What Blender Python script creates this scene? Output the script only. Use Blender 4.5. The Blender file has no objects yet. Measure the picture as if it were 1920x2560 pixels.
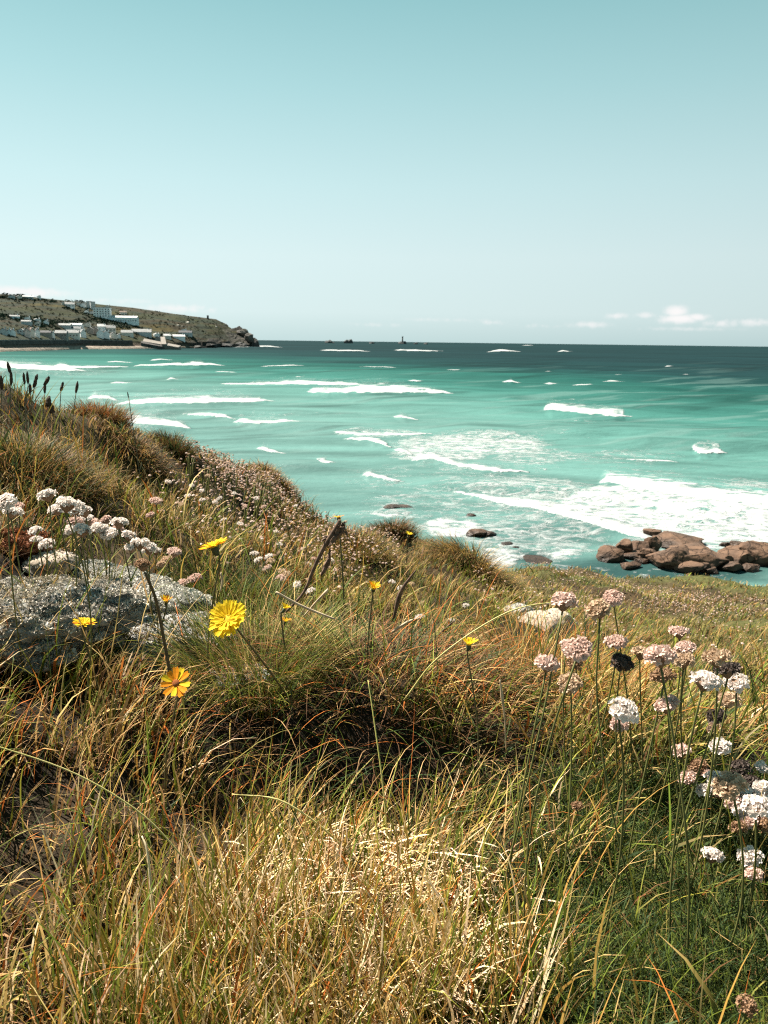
import bpy, bmesh, math, random
import numpy as np
from mathutils import Vector, Matrix, noise as mnoise

random.seed(7)
rng = np.random.default_rng(7)
scene = bpy.context.scene
COL = scene.collection
R = math.radians

# ------------------------------------------------------------------ camera
IMW, IMH, F = 1920.0, 2560.0, 1934.0
CAM = np.array((0.0, 0.0, 12.5))
PITCH, ROLL = math.atan(426.0 / F), R(0.727)
fwd = np.array((0, math.cos(PITCH), -math.sin(PITCH)))
r0 = np.array((1.0, 0, 0)); u0 = np.array((0, math.sin(PITCH), math.cos(PITCH)))
rgt = r0 * math.cos(ROLL) + u0 * math.sin(ROLL)
upv = u0 * math.cos(ROLL) - r0 * math.sin(ROLL)
cd = bpy.data.cameras.new('camera'); cam = bpy.data.objects.new('camera', cd); COL.objects.link(cam)
cd.sensor_fit = 'VERTICAL'; cd.angle = 2 * math.atan(IMH / 2 / F)
cd.clip_start = 0.02; cd.clip_end = 90000
cam.matrix_world = Matrix(((rgt[0], upv[0], -fwd[0], CAM[0]), (rgt[1], upv[1], -fwd[1], CAM[1]),
                           (rgt[2], upv[2], -fwd[2], CAM[2]), (0, 0, 0, 1)))
cd.dof.use_dof = True; cd.dof.focus_distance = 0.95; cd.lens = cd.lens
cd.dof.aperture_fstop = cd.lens / 1000.0 / 0.0013      # a phone's small pupil
scene.camera = cam

# ------------------------------------------------------------------ sky and sun
SUN_AZ, SUN_EL = R(-56), R(54)          # azimuth measured from +Y, negative = to the left
SUN_STRENGTH, SKY_STRENGTH, EXPOSURE = 5.0, 0.05, 1.85
world = bpy.data.worlds.new('World'); scene.world = world; world.use_nodes = True
wn = world.node_tree.nodes; wl = world.node_tree.links; wn.clear()
def N(nt, typ, **kw):
    n = nt.nodes.new(typ)
    for k, v in kw.items():
        if k.startswith('i_'): n.inputs[k[2:].replace('_', ' ')].default_value = v
        else: setattr(n, k, v)
    return n
wt = world.node_tree
wo = N(wt, 'ShaderNodeOutputWorld'); bg = N(wt, 'ShaderNodeBackground')
sky = N(wt, 'ShaderNodeTexSky', sky_type='NISHITA'); sky.sun_disc = False
sky.sun_elevation = SUN_EL; sky.sun_rotation = SUN_AZ
sky.altitude = 10; sky.air_density = 1.0; sky.dust_density = 1.0; sky.ozone_density = 1.0
tc = N(wt, 'ShaderNodeTexCoord'); sx = N(wt, 'ShaderNodeSeparateXYZ')
wl.new(tc.outputs['Generated'], sx.inputs[0])
ramp = N(wt, 'ShaderNodeValToRGB')      # colour of the air by height above the horizon
cr = ramp.color_ramp
SKYCOL = [(0.0, (0.56, 0.74, 0.75)), (0.035, (0.68, 0.84, 0.85)), (0.10, (0.68, 0.845, 0.85)), (0.18, (0.565, 0.785, 0.795)),
          (0.28, (0.395, 0.655, 0.67)), (0.42, (0.195, 0.455, 0.475)), (0.60, (0.13, 0.34, 0.37)), (1.0, (0.09, 0.24, 0.29))]
while len(cr.elements) < len(SKYCOL): cr.elements.new(0.5)
for e, (p, c) in zip(cr.elements, SKYCOL): e.position = p; e.color = (*c, 1)
wl.new(sx.outputs['Z'], ramp.inputs[0])
gain = N(wt, 'ShaderNodeMix', data_type='RGBA', blend_type='MULTIPLY'); gain.inputs['Factor'].default_value = 1
GA = 1.0 / SKY_STRENGTH / (2 ** EXPOSURE)
sd_ = (math.sin(SUN_AZ) * math.cos(SUN_EL), math.cos(SUN_AZ) * math.cos(SUN_EL), math.sin(SUN_EL))
dot = N(wt, 'ShaderNodeVectorMath', operation='DOT_PRODUCT'); dot.inputs[1].default_value = sd_; wl.new(tc.outputs['Generated'], dot.inputs[0])
glow = N(wt, 'ShaderNodeMapRange'); glow.inputs['From Min'].default_value = -.2; glow.inputs['From Max'].default_value = 1.0      # air is brighter towards the sun
glow.inputs['To Min'].default_value = .78 * GA; glow.inputs['To Max'].default_value = 1.25 * GA
wl.new(dot.outputs['Value'], glow.inputs['Value']); wl.new(glow.outputs[0], gain.inputs[7])
wl.new(ramp.outputs[0], gain.inputs[6])
mixs = N(wt, 'ShaderNodeMix', data_type='RGBA'); mixs.inputs['Factor'].default_value = 0.95
wl.new(sky.outputs[0], mixs.inputs[6]); wl.new(gain.outputs[2], mixs.inputs[7])
# low far clouds: a band of small cumulus and a veil on the left, fixed in direction
def direction(px, py):
    d = fwd + rgt * (px - 960) / F - upv * (py - 1280) / F
    return d / np.linalg.norm(d)
def cloud_blob(px, py, rx, ry, amp):
    d = direction(px, py)
    s = N(wt, 'ShaderNodeVectorMath', operation='SUBTRACT'); s.inputs[1].default_value = tuple(d)
    wl.new(tc.outputs['Generated'], s.inputs[0])
    m = N(wt, 'ShaderNodeVectorMath', operation='MULTIPLY')
    m.inputs[1].default_value = (F / rx, F / rx * 0.6, F / ry)
    wl.new(s.outputs[0], m.inputs[0])
    l = N(wt, 'ShaderNodeVectorMath', operation='LENGTH'); wl.new(m.outputs[0], l.inputs[0])
    mr = N(wt, 'ShaderNodeMapRange', interpolation_type='SMOOTHSTEP')
    mr.inputs['From Min'].default_value = 1.25; mr.inputs['From Max'].default_value = 0.0
    mr.inputs['To Min'].default_value = 0; mr.inputs['To Max'].default_value = amp
    wl.new(l.outputs['Value'], mr.inputs['Value'])
    return mr.outputs[0]
BLOBS = [(1700, 797, 70, 16, 1.05), (1690, 779, 36, 19, 1.05), (1740, 793, 40, 13, .95), (1655, 792, 30, 9, .6), (1620, 788, 40, 11, .65),
         (1540, 790, 36, 11, .7), (1470, 812, 70, 12, .68), (1800, 808, 60, 14, .7), (1890, 805, 60, 14, .72), (1230, 806, 40, 9, .6), (1350, 815, 90, 9, .5), (1700, 822, 160, 8, .5),
         (950, 812, 140, 8, .42), (1100, 800, 180, 8, .42), (60, 730, 135, 17, 1.0), (300, 752, 120, 10, .55), (450, 772, 130, 16, .75), (-120, 722, 160, 20, .8), (2040, 800, 70, 18, .7), (2200, 790, 90, 24, .8)]
acc = None
for b in BLOBS:
    o_ = cloud_blob(*b)
    if acc is None: acc = o_
    else:
        mx = N(wt, 'ShaderNodeMath', operation='MAXIMUM'); wl.new(acc, mx.inputs[0]); wl.new(o_, mx.inputs[1]); acc = mx.outputs[0]
cn = N(wt, 'ShaderNodeTexNoise'); cn.inputs['Scale'].default_value = 75; cn.inputs['Detail'].default_value = 5; cn.inputs['Roughness'].default_value = .6
wl.new(tc.outputs['Generated'], cn.inputs['Vector'])
cm = N(wt, 'ShaderNodeMath', operation='MULTIPLY_ADD'); cm.inputs[1].default_value = 2.0; cm.inputs[2].default_value = -.98
wl.new(cn.outputs['Fac'], cm.inputs[0])
ca = N(wt, 'ShaderNodeMath', operation='ADD'); wl.new(acc, ca.inputs[0]); wl.new(cm.outputs[0], ca.inputs[1])
cb = N(wt, 'ShaderNodeMapRange', interpolation_type='SMOOTHSTEP'); cb.inputs['From Min'].default_value = .05; cb.inputs['From Max'].default_value = .95
wl.new(ca.outputs[0], cb.inputs['Value'])
cf = N(wt, 'ShaderNodeMath', operation='MULTIPLY', use_clamp=True); wl.new(cb.outputs[0], cf.inputs[0]); wl.new(acc, cf.inputs[1])
mixc = N(wt, 'ShaderNodeMix', data_type='RGBA')
mixc.inputs[7].default_value = (0.97 * GA, 0.955 * GA, 0.95 * GA, 1)
wl.new(cf.outputs[0], mixc.inputs['Factor']); wl.new(mixs.outputs[2], mixc.inputs[6])
wl.new(mixc.outputs[2], bg.inputs['Color']); bg.inputs['Strength'].default_value = SKY_STRENGTH
wl.new(bg.outputs[0], wo.inputs['Surface'])
sd = bpy.data.lights.new('sun', 'SUN'); sun = bpy.data.objects.new('sun', sd); COL.objects.link(sun)
sd.energy = SUN_STRENGTH; sd.angle = R(0.53); sd.color = (1.0, 0.935, 0.83)
sdir = Vector((math.sin(SUN_AZ) * math.cos(SUN_EL), math.cos(SUN_AZ) * math.cos(SUN_EL), math.sin(SUN_EL)))
sun.rotation_euler = sdir.to_track_quat('Z', 'Y').to_euler()
vs = scene.view_settings; vs.view_transform = 'Standard'; vs.look = 'None'; vs.gamma = 1; vs.exposure = EXPOSURE
scene.render.engine = 'CYCLES'
scene.cycles.max_bounces = 4; scene.cycles.diffuse_bounces = 1; scene.cycles.glossy_bounces = 1
scene.cycles.transmission_bounces = 2; scene.cycles.transparent_max_bounces = 4; scene.cycles.use_denoising = False; scene.cycles.filter_width = 1.15

# ------------------------------------------------------------------ helpers
def at(px, py, dist):
    """world point seen at a photograph pixel, dist metres away horizontally"""
    d = fwd + rgt * (px - 960) / F - upv * (py - 1280) / F
    return CAM + d * (dist / math.hypot(d[0], d[1]))
def pix(P):
    """photograph pixel of world points (n,3)"""
    v = np.asarray(P) - CAM
    zf = v @ fwd
    zf = np.where(zf < 1e-3, 1e-3, zf)
    return 960 + F * (v @ rgt) / zf, 1280 - F * (v @ upv) / zf
def _h(ix, iy, s):
    n = (ix.astype(np.int64) * 374761393 + iy.astype(np.int64) * 668265263 + s * 974711) & 0xffffffff
    n = ((n ^ (n >> 13)) * 1274126177) & 0xffffffff
    return ((n ^ (n >> 16)) & 0xffff) / 65535.0
def vnoise(x, y, s=0):
    x = np.asarray(x, float); y = np.asarray(y, float)
    ix = np.floor(x); iy = np.floor(y); fx = x - ix; fy = y - iy
    fx = fx * fx * (3 - 2 * fx); fy = fy * fy * (3 - 2 * fy)
    a = _h(ix, iy, s); b = _h(ix + 1, iy, s); c = _h(ix, iy + 1, s); d = _h(ix + 1, iy + 1, s)
    return (a + (b - a) * fx) * (1 - fy) + (c + (d - c) * fx) * fy
def fbm(x, y, s=0, o=4):
    t = 0; a = .5; n = 0
    for k in range(o):
        t = t + a * vnoise(x, y, s + k * 17); n += a; a *= .5; x = x * 2.03 + 5.1; y = y * 2.03 + 1.7
    return t / n
def sstep(a, b, x):
    t = np.clip((x - a) / (b - a), 0, 1); return t * t * (3 - 2 * t)
def mesh_np(name, V, faces4=None, faces3=None, col=None, attrs=None, smooth=False):
    me = bpy.data.meshes.new(name)
    V = np.ascontiguousarray(V, dtype=np.float32)
    n4 = 0 if faces4 is None else len(faces4); n3 = 0 if faces3 is None else len(faces3)
    me.vertices.add(len(V)); me.vertices.foreach_set('co', V.ravel())
    loops = []
    if n4: loops.append(np.asarray(faces4, np.int32).ravel())
    if n3: loops.append(np.asarray(faces3, np.int32).ravel())
    L = np.concatenate(loops)
    me.loops.add(len(L)); me.loops.foreach_set('vertex_index', L)
    st = np.concatenate([np.arange(n4) * 4, n4 * 4 + np.arange(n3) * 3]).astype(np.int32)
    me.polygons.add(n4 + n3); me.polygons.foreach_set('loop_start', st)
    if smooth: me.polygons.foreach_set('use_smooth', np.ones(n4 + n3, bool))
    if col is not None:
        ca_ = me.color_attributes.new('col', 'FLOAT_COLOR', 'POINT')
        c4 = np.ones((len(V), 4), np.float32); c4[:, :3] = col
        ca_.data.foreach_set('color', c4.ravel())
    for k, v in (attrs or {}).items():
        a_ = me.attributes.new(k, 'FLOAT', 'POINT'); a_.data.foreach_set('value', np.asarray(v, np.float32))
    me.update(calc_edges=True)
    return me
def obj(name, me, mat=None, parent=None, loc=None):
    o = bpy.data.objects.new(name, me); COL.objects.link(o)
    if mat and me is not None and not me.materials: me.materials.append(mat)
    if parent: o.parent = parent
    if loc is not None: o.location = loc
    return o
def empty(name, loc):
    o = bpy.data.objects.new(name, None); COL.objects.link(o); o.location = loc; o.empty_display_size = .05
    return o
def tag(o, label, cat, group=None, kind=None):
    o['label'] = label; o['category'] = cat
    if group: o['group'] = group
    if kind: o['kind'] = kind
    return o
def grid_faces(nu, nv):
    i = np.arange(nu - 1)[:, None] * nv + np.arange(nv - 1)[None, :]
    i = i.ravel()
    return np.stack([i, i + nv, i + nv + 1, i + 1], 1)
class MB:
    """collects shapes into one mesh"""
    def __init__(s): s.v = []; s.f = []
    def box(s, c, d, rz=0, taper=1.0):
        b = len(s.v); ca_, sa = math.cos(rz), math.sin(rz)
        for z, k in ((0, 1.0), (1, taper)):
            for x, y in ((-.5, -.5), (.5, -.5), (.5, .5), (-.5, .5)):
                X, Y = x * d[0] * k, y * d[1] * k
                s.v.append((c[0] + X * ca_ - Y * sa, c[1] + X * sa + Y * ca_, c[2] + z * d[2]))
        s.f += [(b, b + 3, b + 2, b + 1), (b + 4, b + 5, b + 6, b + 7)] + [(b + i, b + (i + 1) % 4, b + 4 + (i + 1) % 4, b + 4 + i) for i in range(4)]
        return s
    def gable(s, c, d, h, rz=0, over=.4):
        b = len(s.v); ca_, sa = math.cos(rz), math.sin(rz)
        X0, Y0 = d[0] / 2 + over, d[1] / 2 + over
        for x, y, z in ((-X0, -Y0, 0), (X0, -Y0, 0), (X0, Y0, 0), (-X0, Y0, 0), (-X0, 0, h), (X0, 0, h)):
            s.v.append((c[0] + x * ca_ - y * sa, c[1] + x * sa + y * ca_, c[2] + z))
        s.f += [(b, b + 1, b + 5, b + 4), (b + 2, b + 3, b + 4, b + 5), (b + 3, b, b + 4), (b + 1, b + 2, b + 5), (b + 3, b + 2, b + 1, b)]
        return s
    def tube(s, pts, rad, n=6):
        b = len(s.v); m = len(pts); pts = [Vector(p) for p in pts]
        ref = Vector((1, 0, 0))
        for i, p in enumerate(pts):
            t = (pts[min(i + 1, m - 1)] - pts[max(i - 1, 0)]).normalized()
            a = t.cross(ref)
            if a.length < .1: a = t.cross(Vector((0, 1, 0)))
            a.normalize(); bb = t.cross(a)
            rr = rad[i] if hasattr(rad, '__len__') else rad
            for k in range(n):
                an = 2 * math.pi * k / n
                s.v.append(tuple(p + (a * math.cos(an) + bb * math.sin(an)) * rr))
        for i in range(m - 1):
            for k in range(n):
                k2 = (k + 1) % n
                s.f.append((b + i * n + k, b + i * n + k2, b + (i + 1) * n + k2, b + (i + 1) * n + k))
        s.f.append(tuple(b + k for k in range(n))[::-1]); s.f.append(tuple(b + (m - 1) * n + k for k in range(n)))
        return s
    def mesh(s, name, mat, smooth=False):
        me = bpy.data.meshes.new(name); me.from_pydata(s.v, [], s.f); me.materials.append(mat)
        if smooth: me.polygons.foreach_set('use_smooth', [True] * len(me.polygons))
        me.update(); return me
def smooth_curve(pts, n=8):
    """Catmull-Rom through pts"""
    P = [Vector(p) for p in pts]; P = [P[0] * 2 - P[1]] + P + [P[-1] * 2 - P[-2]]; out = []
    for i in range(1, len(P) - 2):
        for k in range(n):
            t = k / n; a, b, c, d = P[i - 1], P[i], P[i + 1], P[i + 2]
            out.append(.5 * ((2 * b) + (c - a) * t + (2 * a - 5 * b + 4 * c - d) * t * t + (3 * b - a - 3 * c + d) * t ** 3))
    out.append(P[-2]); return out

# ------------------------------------------------------------------ materials
def mat(name):
    m = bpy.data.materials.new(name); m.use_nodes = True
    nt = m.node_tree; nt.nodes.clear()
    out = N(nt, 'ShaderNodeOutputMaterial')
    return m, nt, out
def simple(name, c, rough=.8, var=.25, scale=8, bump=0, spec=.3, c2=None, trans=0):
    m, nt, out = mat(name); L = nt.links
    p = N(nt, 'ShaderNodeBsdfPrincipled'); p.inputs['Roughness'].default_value = rough; p.inputs['Specular IOR Level'].default_value = spec
    t = N(nt, 'ShaderNodeTexCoord'); n = N(nt, 'ShaderNodeTexNoise'); n.inputs['Scale'].default_value = scale; n.inputs['Detail'].default_value = 6
    L.new(t.outputs['Object'], n.inputs['Vector'])
    mx = N(nt, 'ShaderNodeMix', data_type='RGBA')
    b = c2 or tuple(x * (1 - var) for x in c); a = c if c2 else tuple(min(1, x * (1 + var)) for x in c)
    mx.inputs[6].default_value = (*b, 1); mx.inputs[7].default_value = (*a, 1)
    mr = N(nt, 'ShaderNodeMapRange'); mr.inputs['From Min'].default_value = .35; mr.inputs['From Max'].default_value = .65
    L.new(n.outputs['Fac'], mr.inputs['Value']); L.new(mr.outputs[0], mx.inputs['Factor']); L.new(mx.outputs[2], p.inputs['Base Color'])
    if bump:
        bp = N(nt, 'ShaderNodeBump'); bp.inputs['Strength'].default_value = 1; bp.inputs['Distance'].default_value = bump
        L.new(n.outputs['Fac'], bp.inputs['Height']); L.new(bp.outputs[0], p.inputs['Normal'])
    if trans:
        tr = N(nt, 'ShaderNodeBsdfTranslucent'); L.new(mx.outputs[2], tr.inputs['Color'])
        ms = N(nt, 'ShaderNodeMixShader'); ms.inputs[0].default_value = trans
        L.new(p.outputs[0], ms.inputs[1]); L.new(tr.outputs[0], ms.inputs[2]); L.new(ms.outputs[0], out.inputs[0])
    else: L.new(p.outputs[0], out.inputs[0])
    return m
def attr_mat(name, rough=.6, spec=.3, trans=0, nscale=0, namp=.3, bump=0):
    """colour from the 'col' attribute, varied by fine noise"""
    m, nt, out = mat(name); L = nt.links
    p = N(nt, 'ShaderNodeBsdfPrincipled'); p.inputs['Roughness'].default_value = rough; p.inputs['Specular IOR Level'].default_value = spec
    a = N(nt, 'ShaderNodeAttribute', attribute_name='col'); src = a.outputs['Color']
    if nscale:
        t = N(nt, 'ShaderNodeTexCoord'); n = N(nt, 'ShaderNodeTexNoise'); n.inputs['Scale'].default_value = nscale; n.inputs['Detail'].default_value = 8; n.inputs['Roughness'].default_value = .65
        L.new(t.outputs['Object'], n.inputs['Vector'])
        mr = N(nt, 'ShaderNodeMapRange'); mr.inputs['From Min'].default_value = .3; mr.inputs['From Max'].default_value = .7
        mr.inputs['To Min'].default_value = 1 - namp; mr.inputs['To Max'].default_value = 1 + namp
        L.new(n.outputs['Fac'], mr.inputs['Value'])
        vm = N(nt, 'ShaderNodeVectorMath', operation='SCALE'); L.new(src, vm.inputs[0]); L.new(mr.outputs[0], vm.inputs['Scale']); src = vm.outputs[0]
        if bump:
            bp = N(nt, 'ShaderNodeBump'); bp.inputs['Strength'].default_value = 1; bp.inputs['Distance'].default_value = bump
            L.new(n.outputs['Fac'], bp.inputs['Height']); L.new(bp.outputs[0], p.inputs['Normal'])
    L.new(src, p.inputs['Base Color'])
    if trans:
        tr = N(nt, 'ShaderNodeBsdfTranslucent'); L.new(src, tr.inputs['Color'])
        ms = N(nt, 'ShaderNodeMixShader'); ms.inputs[0].default_value = trans
        L.new(p.outputs[0], ms.inputs[1]); L.new(tr.outputs[0], ms.inputs[2]); L.new(ms.outputs[0], out.inputs[0])
    else: L.new(p.outputs[0], out.inputs[0])
    return m

# ================================================================== THE SEA
def pl(x, pts):
    xs = [p[0] for p in pts]; ys = [p[1] for p in pts]
    return np.interp(x, xs, ys)
az = np.radians(np.arange(-47, 47.001, 0.14))
rr = [16.0]
while rr[-1] < 1000: rr.append(rr[-1] * 1.0062)
while rr[-1] < 60000: rr.append(rr[-1] * 1.05)
rr = np.array(rr)
A, RR = np.meshgrid(az, rr, indexing='ij')
SX, SY = (np.sin(A) * RR).ravel(), (np.cos(A) * RR).ravel()
SP = np.stack([SX, SY, np.zeros_like(SX)], 1)
spx, spy = pix(SP)
D = RR.ravel()
near = (D < 1900)
# breakers: front line of each wave (photograph pixels on the water plane), thickness, end taper
BREAK = [
    ([(553, 961), (640, 966), (740, 967), (860, 966), (920, 964)], [3, 9, 13, 9, 3]),
    ([(768, 983), (830, 988), (900, 989), (960, 989), (1050, 986), (1135, 985)], [7, 13, 22, 22, 12, 2]),
    ([(585, 1056), (640, 1066), (700, 1064), (757, 1057)], [8, 14, 12, 3]),
    ([(290, 1014), (400, 1019), (520, 1019), (600, 1013), (690, 1001)], [6, 20, 22, 16, 3]),
    ([(984, 1045), (1010, 1052), (1052, 1052)], [8, 11, 3]),
    ([(860, 1100), (930, 1108), (985, 1122)], [5, 12, 8]),
    ([(985, 1126), (1035, 1142)], [10, 14]),
    ([(1030, 1152), (1085, 1154), (1140, 1172), (1220, 1186), (1330, 1182)], [10, 16, 18, 16, 3]),
    ([(1362, 1030), (1450, 1042), (1540, 1047), (1582, 1042)], [17, 20, 14, 3]),
    ([(1732, 1125), (1748, 1138), (1790, 1138), (1822, 1133)], [9, 14, 11, 2]),
    ([(643, 1124), (670, 1132), (718, 1135)], [10, 9, 2]),
    ([(792, 1153), (800, 1163), (840, 1161)], [12, 15, 4]),
    ([(908, 1192), (950, 1202), (1012, 1205)], [16, 12, 3]),
    ([(1500, 1212), (1560, 1232), (1660, 1254), (1780, 1272), (1920, 1284), (2150, 1300)], [24, 34, 42, 42, 40, 30]),
    ([(1135, 1232), (1250, 1264), (1340, 1282), (1450, 1312), (1560, 1344), (1660, 1368)], [6, 16, 22, 26, 26, 10]),
    ([(800, 877), (860, 880), (925, 879)], [3, 5, 2]), ([(985, 877), (1050, 880), (1108, 878)], [4, 5, 2]),
    ([(1218, 881), (1250, 881), (1305, 879)], [3, 6, 2]), ([(1395, 880), (1430, 879)], [5, 2]), ([(1308, 864), (1332, 864)], [3, 2]),
    ([(1022, 953), (1040, 956), (1058, 953)], [5, 7, 2]), ([(1258, 955), (1280, 958), (1302, 956)], [6, 8, 2]),
    ([(1362, 960), (1378, 962), (1394, 960)], [4, 6, 2]), ([(1508, 958), (1562, 957)], [4, 3]), ([(1430, 967), (1482, 966)], [3, 3]),
    ([(1664, 917), (1682, 916)], [4, 3]), ([(1366, 930), (1378, 930)], [3, 2]), ([(1540, 941), (1552, 941)], [3, 2]), ([(1708, 937), (1722, 937)], [3, 2]),
    ([(-200, 925), (-60, 928), (40, 932), (120, 933), (215, 928)], [22, 22, 20, 16, 4]),
    ([(135, 920), (180, 924), (260, 922), (322, 918)], [12, 8, 6, 2]),
    ([(335, 917), (430, 917), (500, 917), (562, 914)], [4, 7, 10, 2]), ([(378, 902), (432, 901)], [5, 3]), ([(270, 906), (330, 907)], [3, 2]),
    ([(418, 950), (432, 950), (446, 948)], [6, 7, 2]), ([(276, 959), (334, 959)], [4, 3]), ([(222, 1000), (300, 1003)], [16, 6]),
    ([(460, 1038), (560, 1046), (600, 1050)], [2, 6, 2]), ([(540, 934), (590, 936)], [4, 2]),
    ([(640, 1215), (700, 1226), (760, 1228)], [1, 3, 1]), ([(1560, 1148), (1700, 1156)], [3, 5]),
    ([(290, 1062), (380, 1072), (480, 1074)], [20, 24, 10]),
    ([(835, 1084), (900, 1092), (1000, 1092), (1085, 1086)], [3, 8, 7, 2]),
    ([(-300, 885), (0, 880), (60, 877), (130, 873)], [8, 7, 5, 2]),
    ([(500, 868), (560, 869), (640, 870), (705, 869)], [2, 3, 6, 3]),
    ([(740, 943), (757, 943)], [4, 2]), ([(655, 917), (760, 914)], [2, 3]), ([(900, 918), (990, 920)], [2, 2]), ([(1120, 926), (1150, 926)], [2, 2]),
]
foam = np.zeros_like(D); lace = np.zeros_like(D); hz = np.zeros_like(D)
wob = (vnoise(spx / 17, spy / 9, 3) - .5) * 5 + (vnoise(spx / 6, spy / 3.5, 8) - .5) * 2.4
rag = fbm(spx / 34, spy / 3.2, 15, 3)
mpp = D / F                                     # metres per photograph pixel at each vertex
for line, th in BREAK:
    xs = [p[0] for p in line]
    x0, x1 = xs[0], xs[-1]
    yb = np.interp(spx, xs, [p[1] for p in line]); T = np.interp(spx, xs, th)
    inside = (spx > x0 - 25) & (spx < x1 + 25)
    e = np.clip(np.minimum((spx - x0 + 8) / 24, (x1 + 8 - spx) / 34), 0, 1)
    T = T * np.clip(e, .05, 1) * np.where(T > 9, 1.3, 1.1)
    sc = np.clip(T / 14, .15, 1)
    v = (yb - spy + wob * sc * .8) / np.maximum(T * .62, .8)
    vr = v + (rag - .5) * 1.5 * sstep(.1, .8, v)
    f = sstep(-.08, .12, v) * (1 - sstep(.55, 1.9, vr)) * (e > .02) * inside
    foam = np.maximum(foam, f * np.clip(e * 2, 0, 1))
    hgt = T * mpp * .34 + .10 * mpp * T * (T < 8)
    prof = sstep(-1.25, .12, v) * (1 - sstep(.2, 2.4, v))
    # the green face under the crest continues past the broken end of each wave
    hz = np.maximum(hz, prof * np.minimum(hgt, 1.7) * inside)
    lace = np.maximum(lace, np.where(inside, .62 * sstep(-.2, .5, v) * (1 - sstep(1.0, 5.5, v)) * np.clip(T / 10, 0, 1), 0))
# long unbroken swell lines
for (x0, x1, y0, sl, hh) in [(500, 1250, 978, .00, .7), (1150, 2100, 992, .012, .8), (300, 900, 1032, .01, .6), (900, 1700, 1018, .02, .7), (1250, 2150, 1078, .03, .9), (600, 1050, 1072, .02, .6), (1500, 2200, 1108, .035, .9), (480, 900, 1150, .05, .5), (1050, 1500, 1078, .03, .6),
                             (700, 1500, 938, .004, .8), (1300, 2200, 948, .008, .8), (300, 800, 940, 0, .7), (200, 700, 974, 0, .6), (1500, 2300, 1020, .02, .7), (1000, 1700, 1205, .08, .5), (1350, 2200, 968, .01, .7), (820, 1250, 1000, .01, .7)]:
    yb = y0 + (spx - x0) * sl + (vnoise(spx / 90, spx * 0 + y0, 77) - .5) * 7
    e = np.clip(np.minimum((spx - x0) / 120, (x1 - spx) / 160), 0, 1); tk = 5 + (y0 - 900) * .03
    v = (yb - spy) / tk; hz = np.maximum(hz, hh * e * sstep(-1.2, .1, v) * (1 - sstep(.1, 3.2, v)))
def ell(cx, cy, rx, ry, s):
    q = ((spx - cx) / rx) ** 2 + ((spy - cy) / ry) ** 2
    return s * (1 - sstep(.25, 1.2, q))
for a_ in [(1180, 1112, 260, 36, .84), (1100, 1135, 160, 26, .84), (1340, 1140, 150, 28, .70), (1250, 1170, 220, 24, .55), (1560, 1140, 220, 24, .58),
           (1050, 1200, 260, 60, .52), (1150, 1270, 330, 80, .62), (1330, 1340, 230, 90, .72), (1000, 1300, 200, 70, .50), (1260, 1210, 200, 34, .66), (1320, 1230, 230, 50, .74),
           (420, 1000, 330, 26, .55), (560, 1035, 240, 14, .34), (960, 1086, 150, 12, .7), (1870, 1212, 110, 26, .70), (1620, 1160, 260, 40, .45), (1400, 1090, 140, 18, .45), (1450, 1060, 130, 12, .5),
           (1500, 1370, 120, 50, .60), (1130, 1318, 110, 30, .95), (1250, 1390, 70, 40, .9), (1420, 1400, 60, 40, .9), (980, 1282, 70, 14, .8), (1700, 1440, 260, 18, .55), (1850, 1490, 60, 30, .95), (1230, 1352, 60, 20, .8),
           (380, 955, 260, 14, .35), (900, 1030, 400, 20, .30), (1250, 1060, 300, 18, .33), (1700, 1060, 260, 16, .34), (120, 930, 240, 18, .55), (480, 905, 160, 9, .4), (820, 1040, 160, 12, .42), (700, 1090, 180, 16, .22), (1560, 970, 400, 8, .28), (300, 1065, 200, 22, .62)]:
    lace = np.maximum(lace, ell(*a_))
# the great white sheet of broken water between the two front lines
yt = pl(spx, [(1120, 1225), (1250, 1238), (1400, 1245), (1500, 1215), (1700, 1245), (1920, 1270), (2300, 1300)])
ybm = pl(spx, [(1120, 1232), (1250, 1262), (1340, 1280), (1450, 1310), (1560, 1342), (1660, 1368), (1800, 1385), (2300, 1400)])
sheet = sstep(-8, 14, spy - yt + wob) * (1 - sstep(-14, 6, spy - ybm + wob)) * sstep(1120, 1260, spx)
lace = np.maximum(lace, sheet * (0.86 + .12 * (vnoise(spx / 60, spy / 12, 5) - .3)))
for bx, by, br in ((1600, 1370, 95), (1760, 1400, 130), (1200, 1335, 55), (980, 1268, 40), (1270, 1360, 40), (1900, 1380, 100)):
    lace = np.maximum(lace, .74 * (1 - sstep(.55, 1.25, np.hypot((spx - bx) / br, (spy - by) / (br * .42)))))
rockdark = 1 - sstep(.5, 1.3, np.hypot((spx - 1640) / 330, (spy - 1428) / 46))
lace = np.maximum(lace * (1 - .5 * rockdark), .62 * rockdark * sstep(.45, .6, fbm(spx / 46, spy / 9, 63, 3)))
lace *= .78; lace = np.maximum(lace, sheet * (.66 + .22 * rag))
# darker water around the sea rocks, and a dark underwater ledge
ledge = np.maximum(rockdark, .95 * (1 - sstep(.3, 1.2, np.hypot((spx - 1335) / 70, (spy - 1392) / 22))))
ledge = np.maximum(ledge, .55 * (1 - sstep(.3, 1.2, np.hypot((spx - 1400) / 260, (spy - 1330) / 40))))
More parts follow.
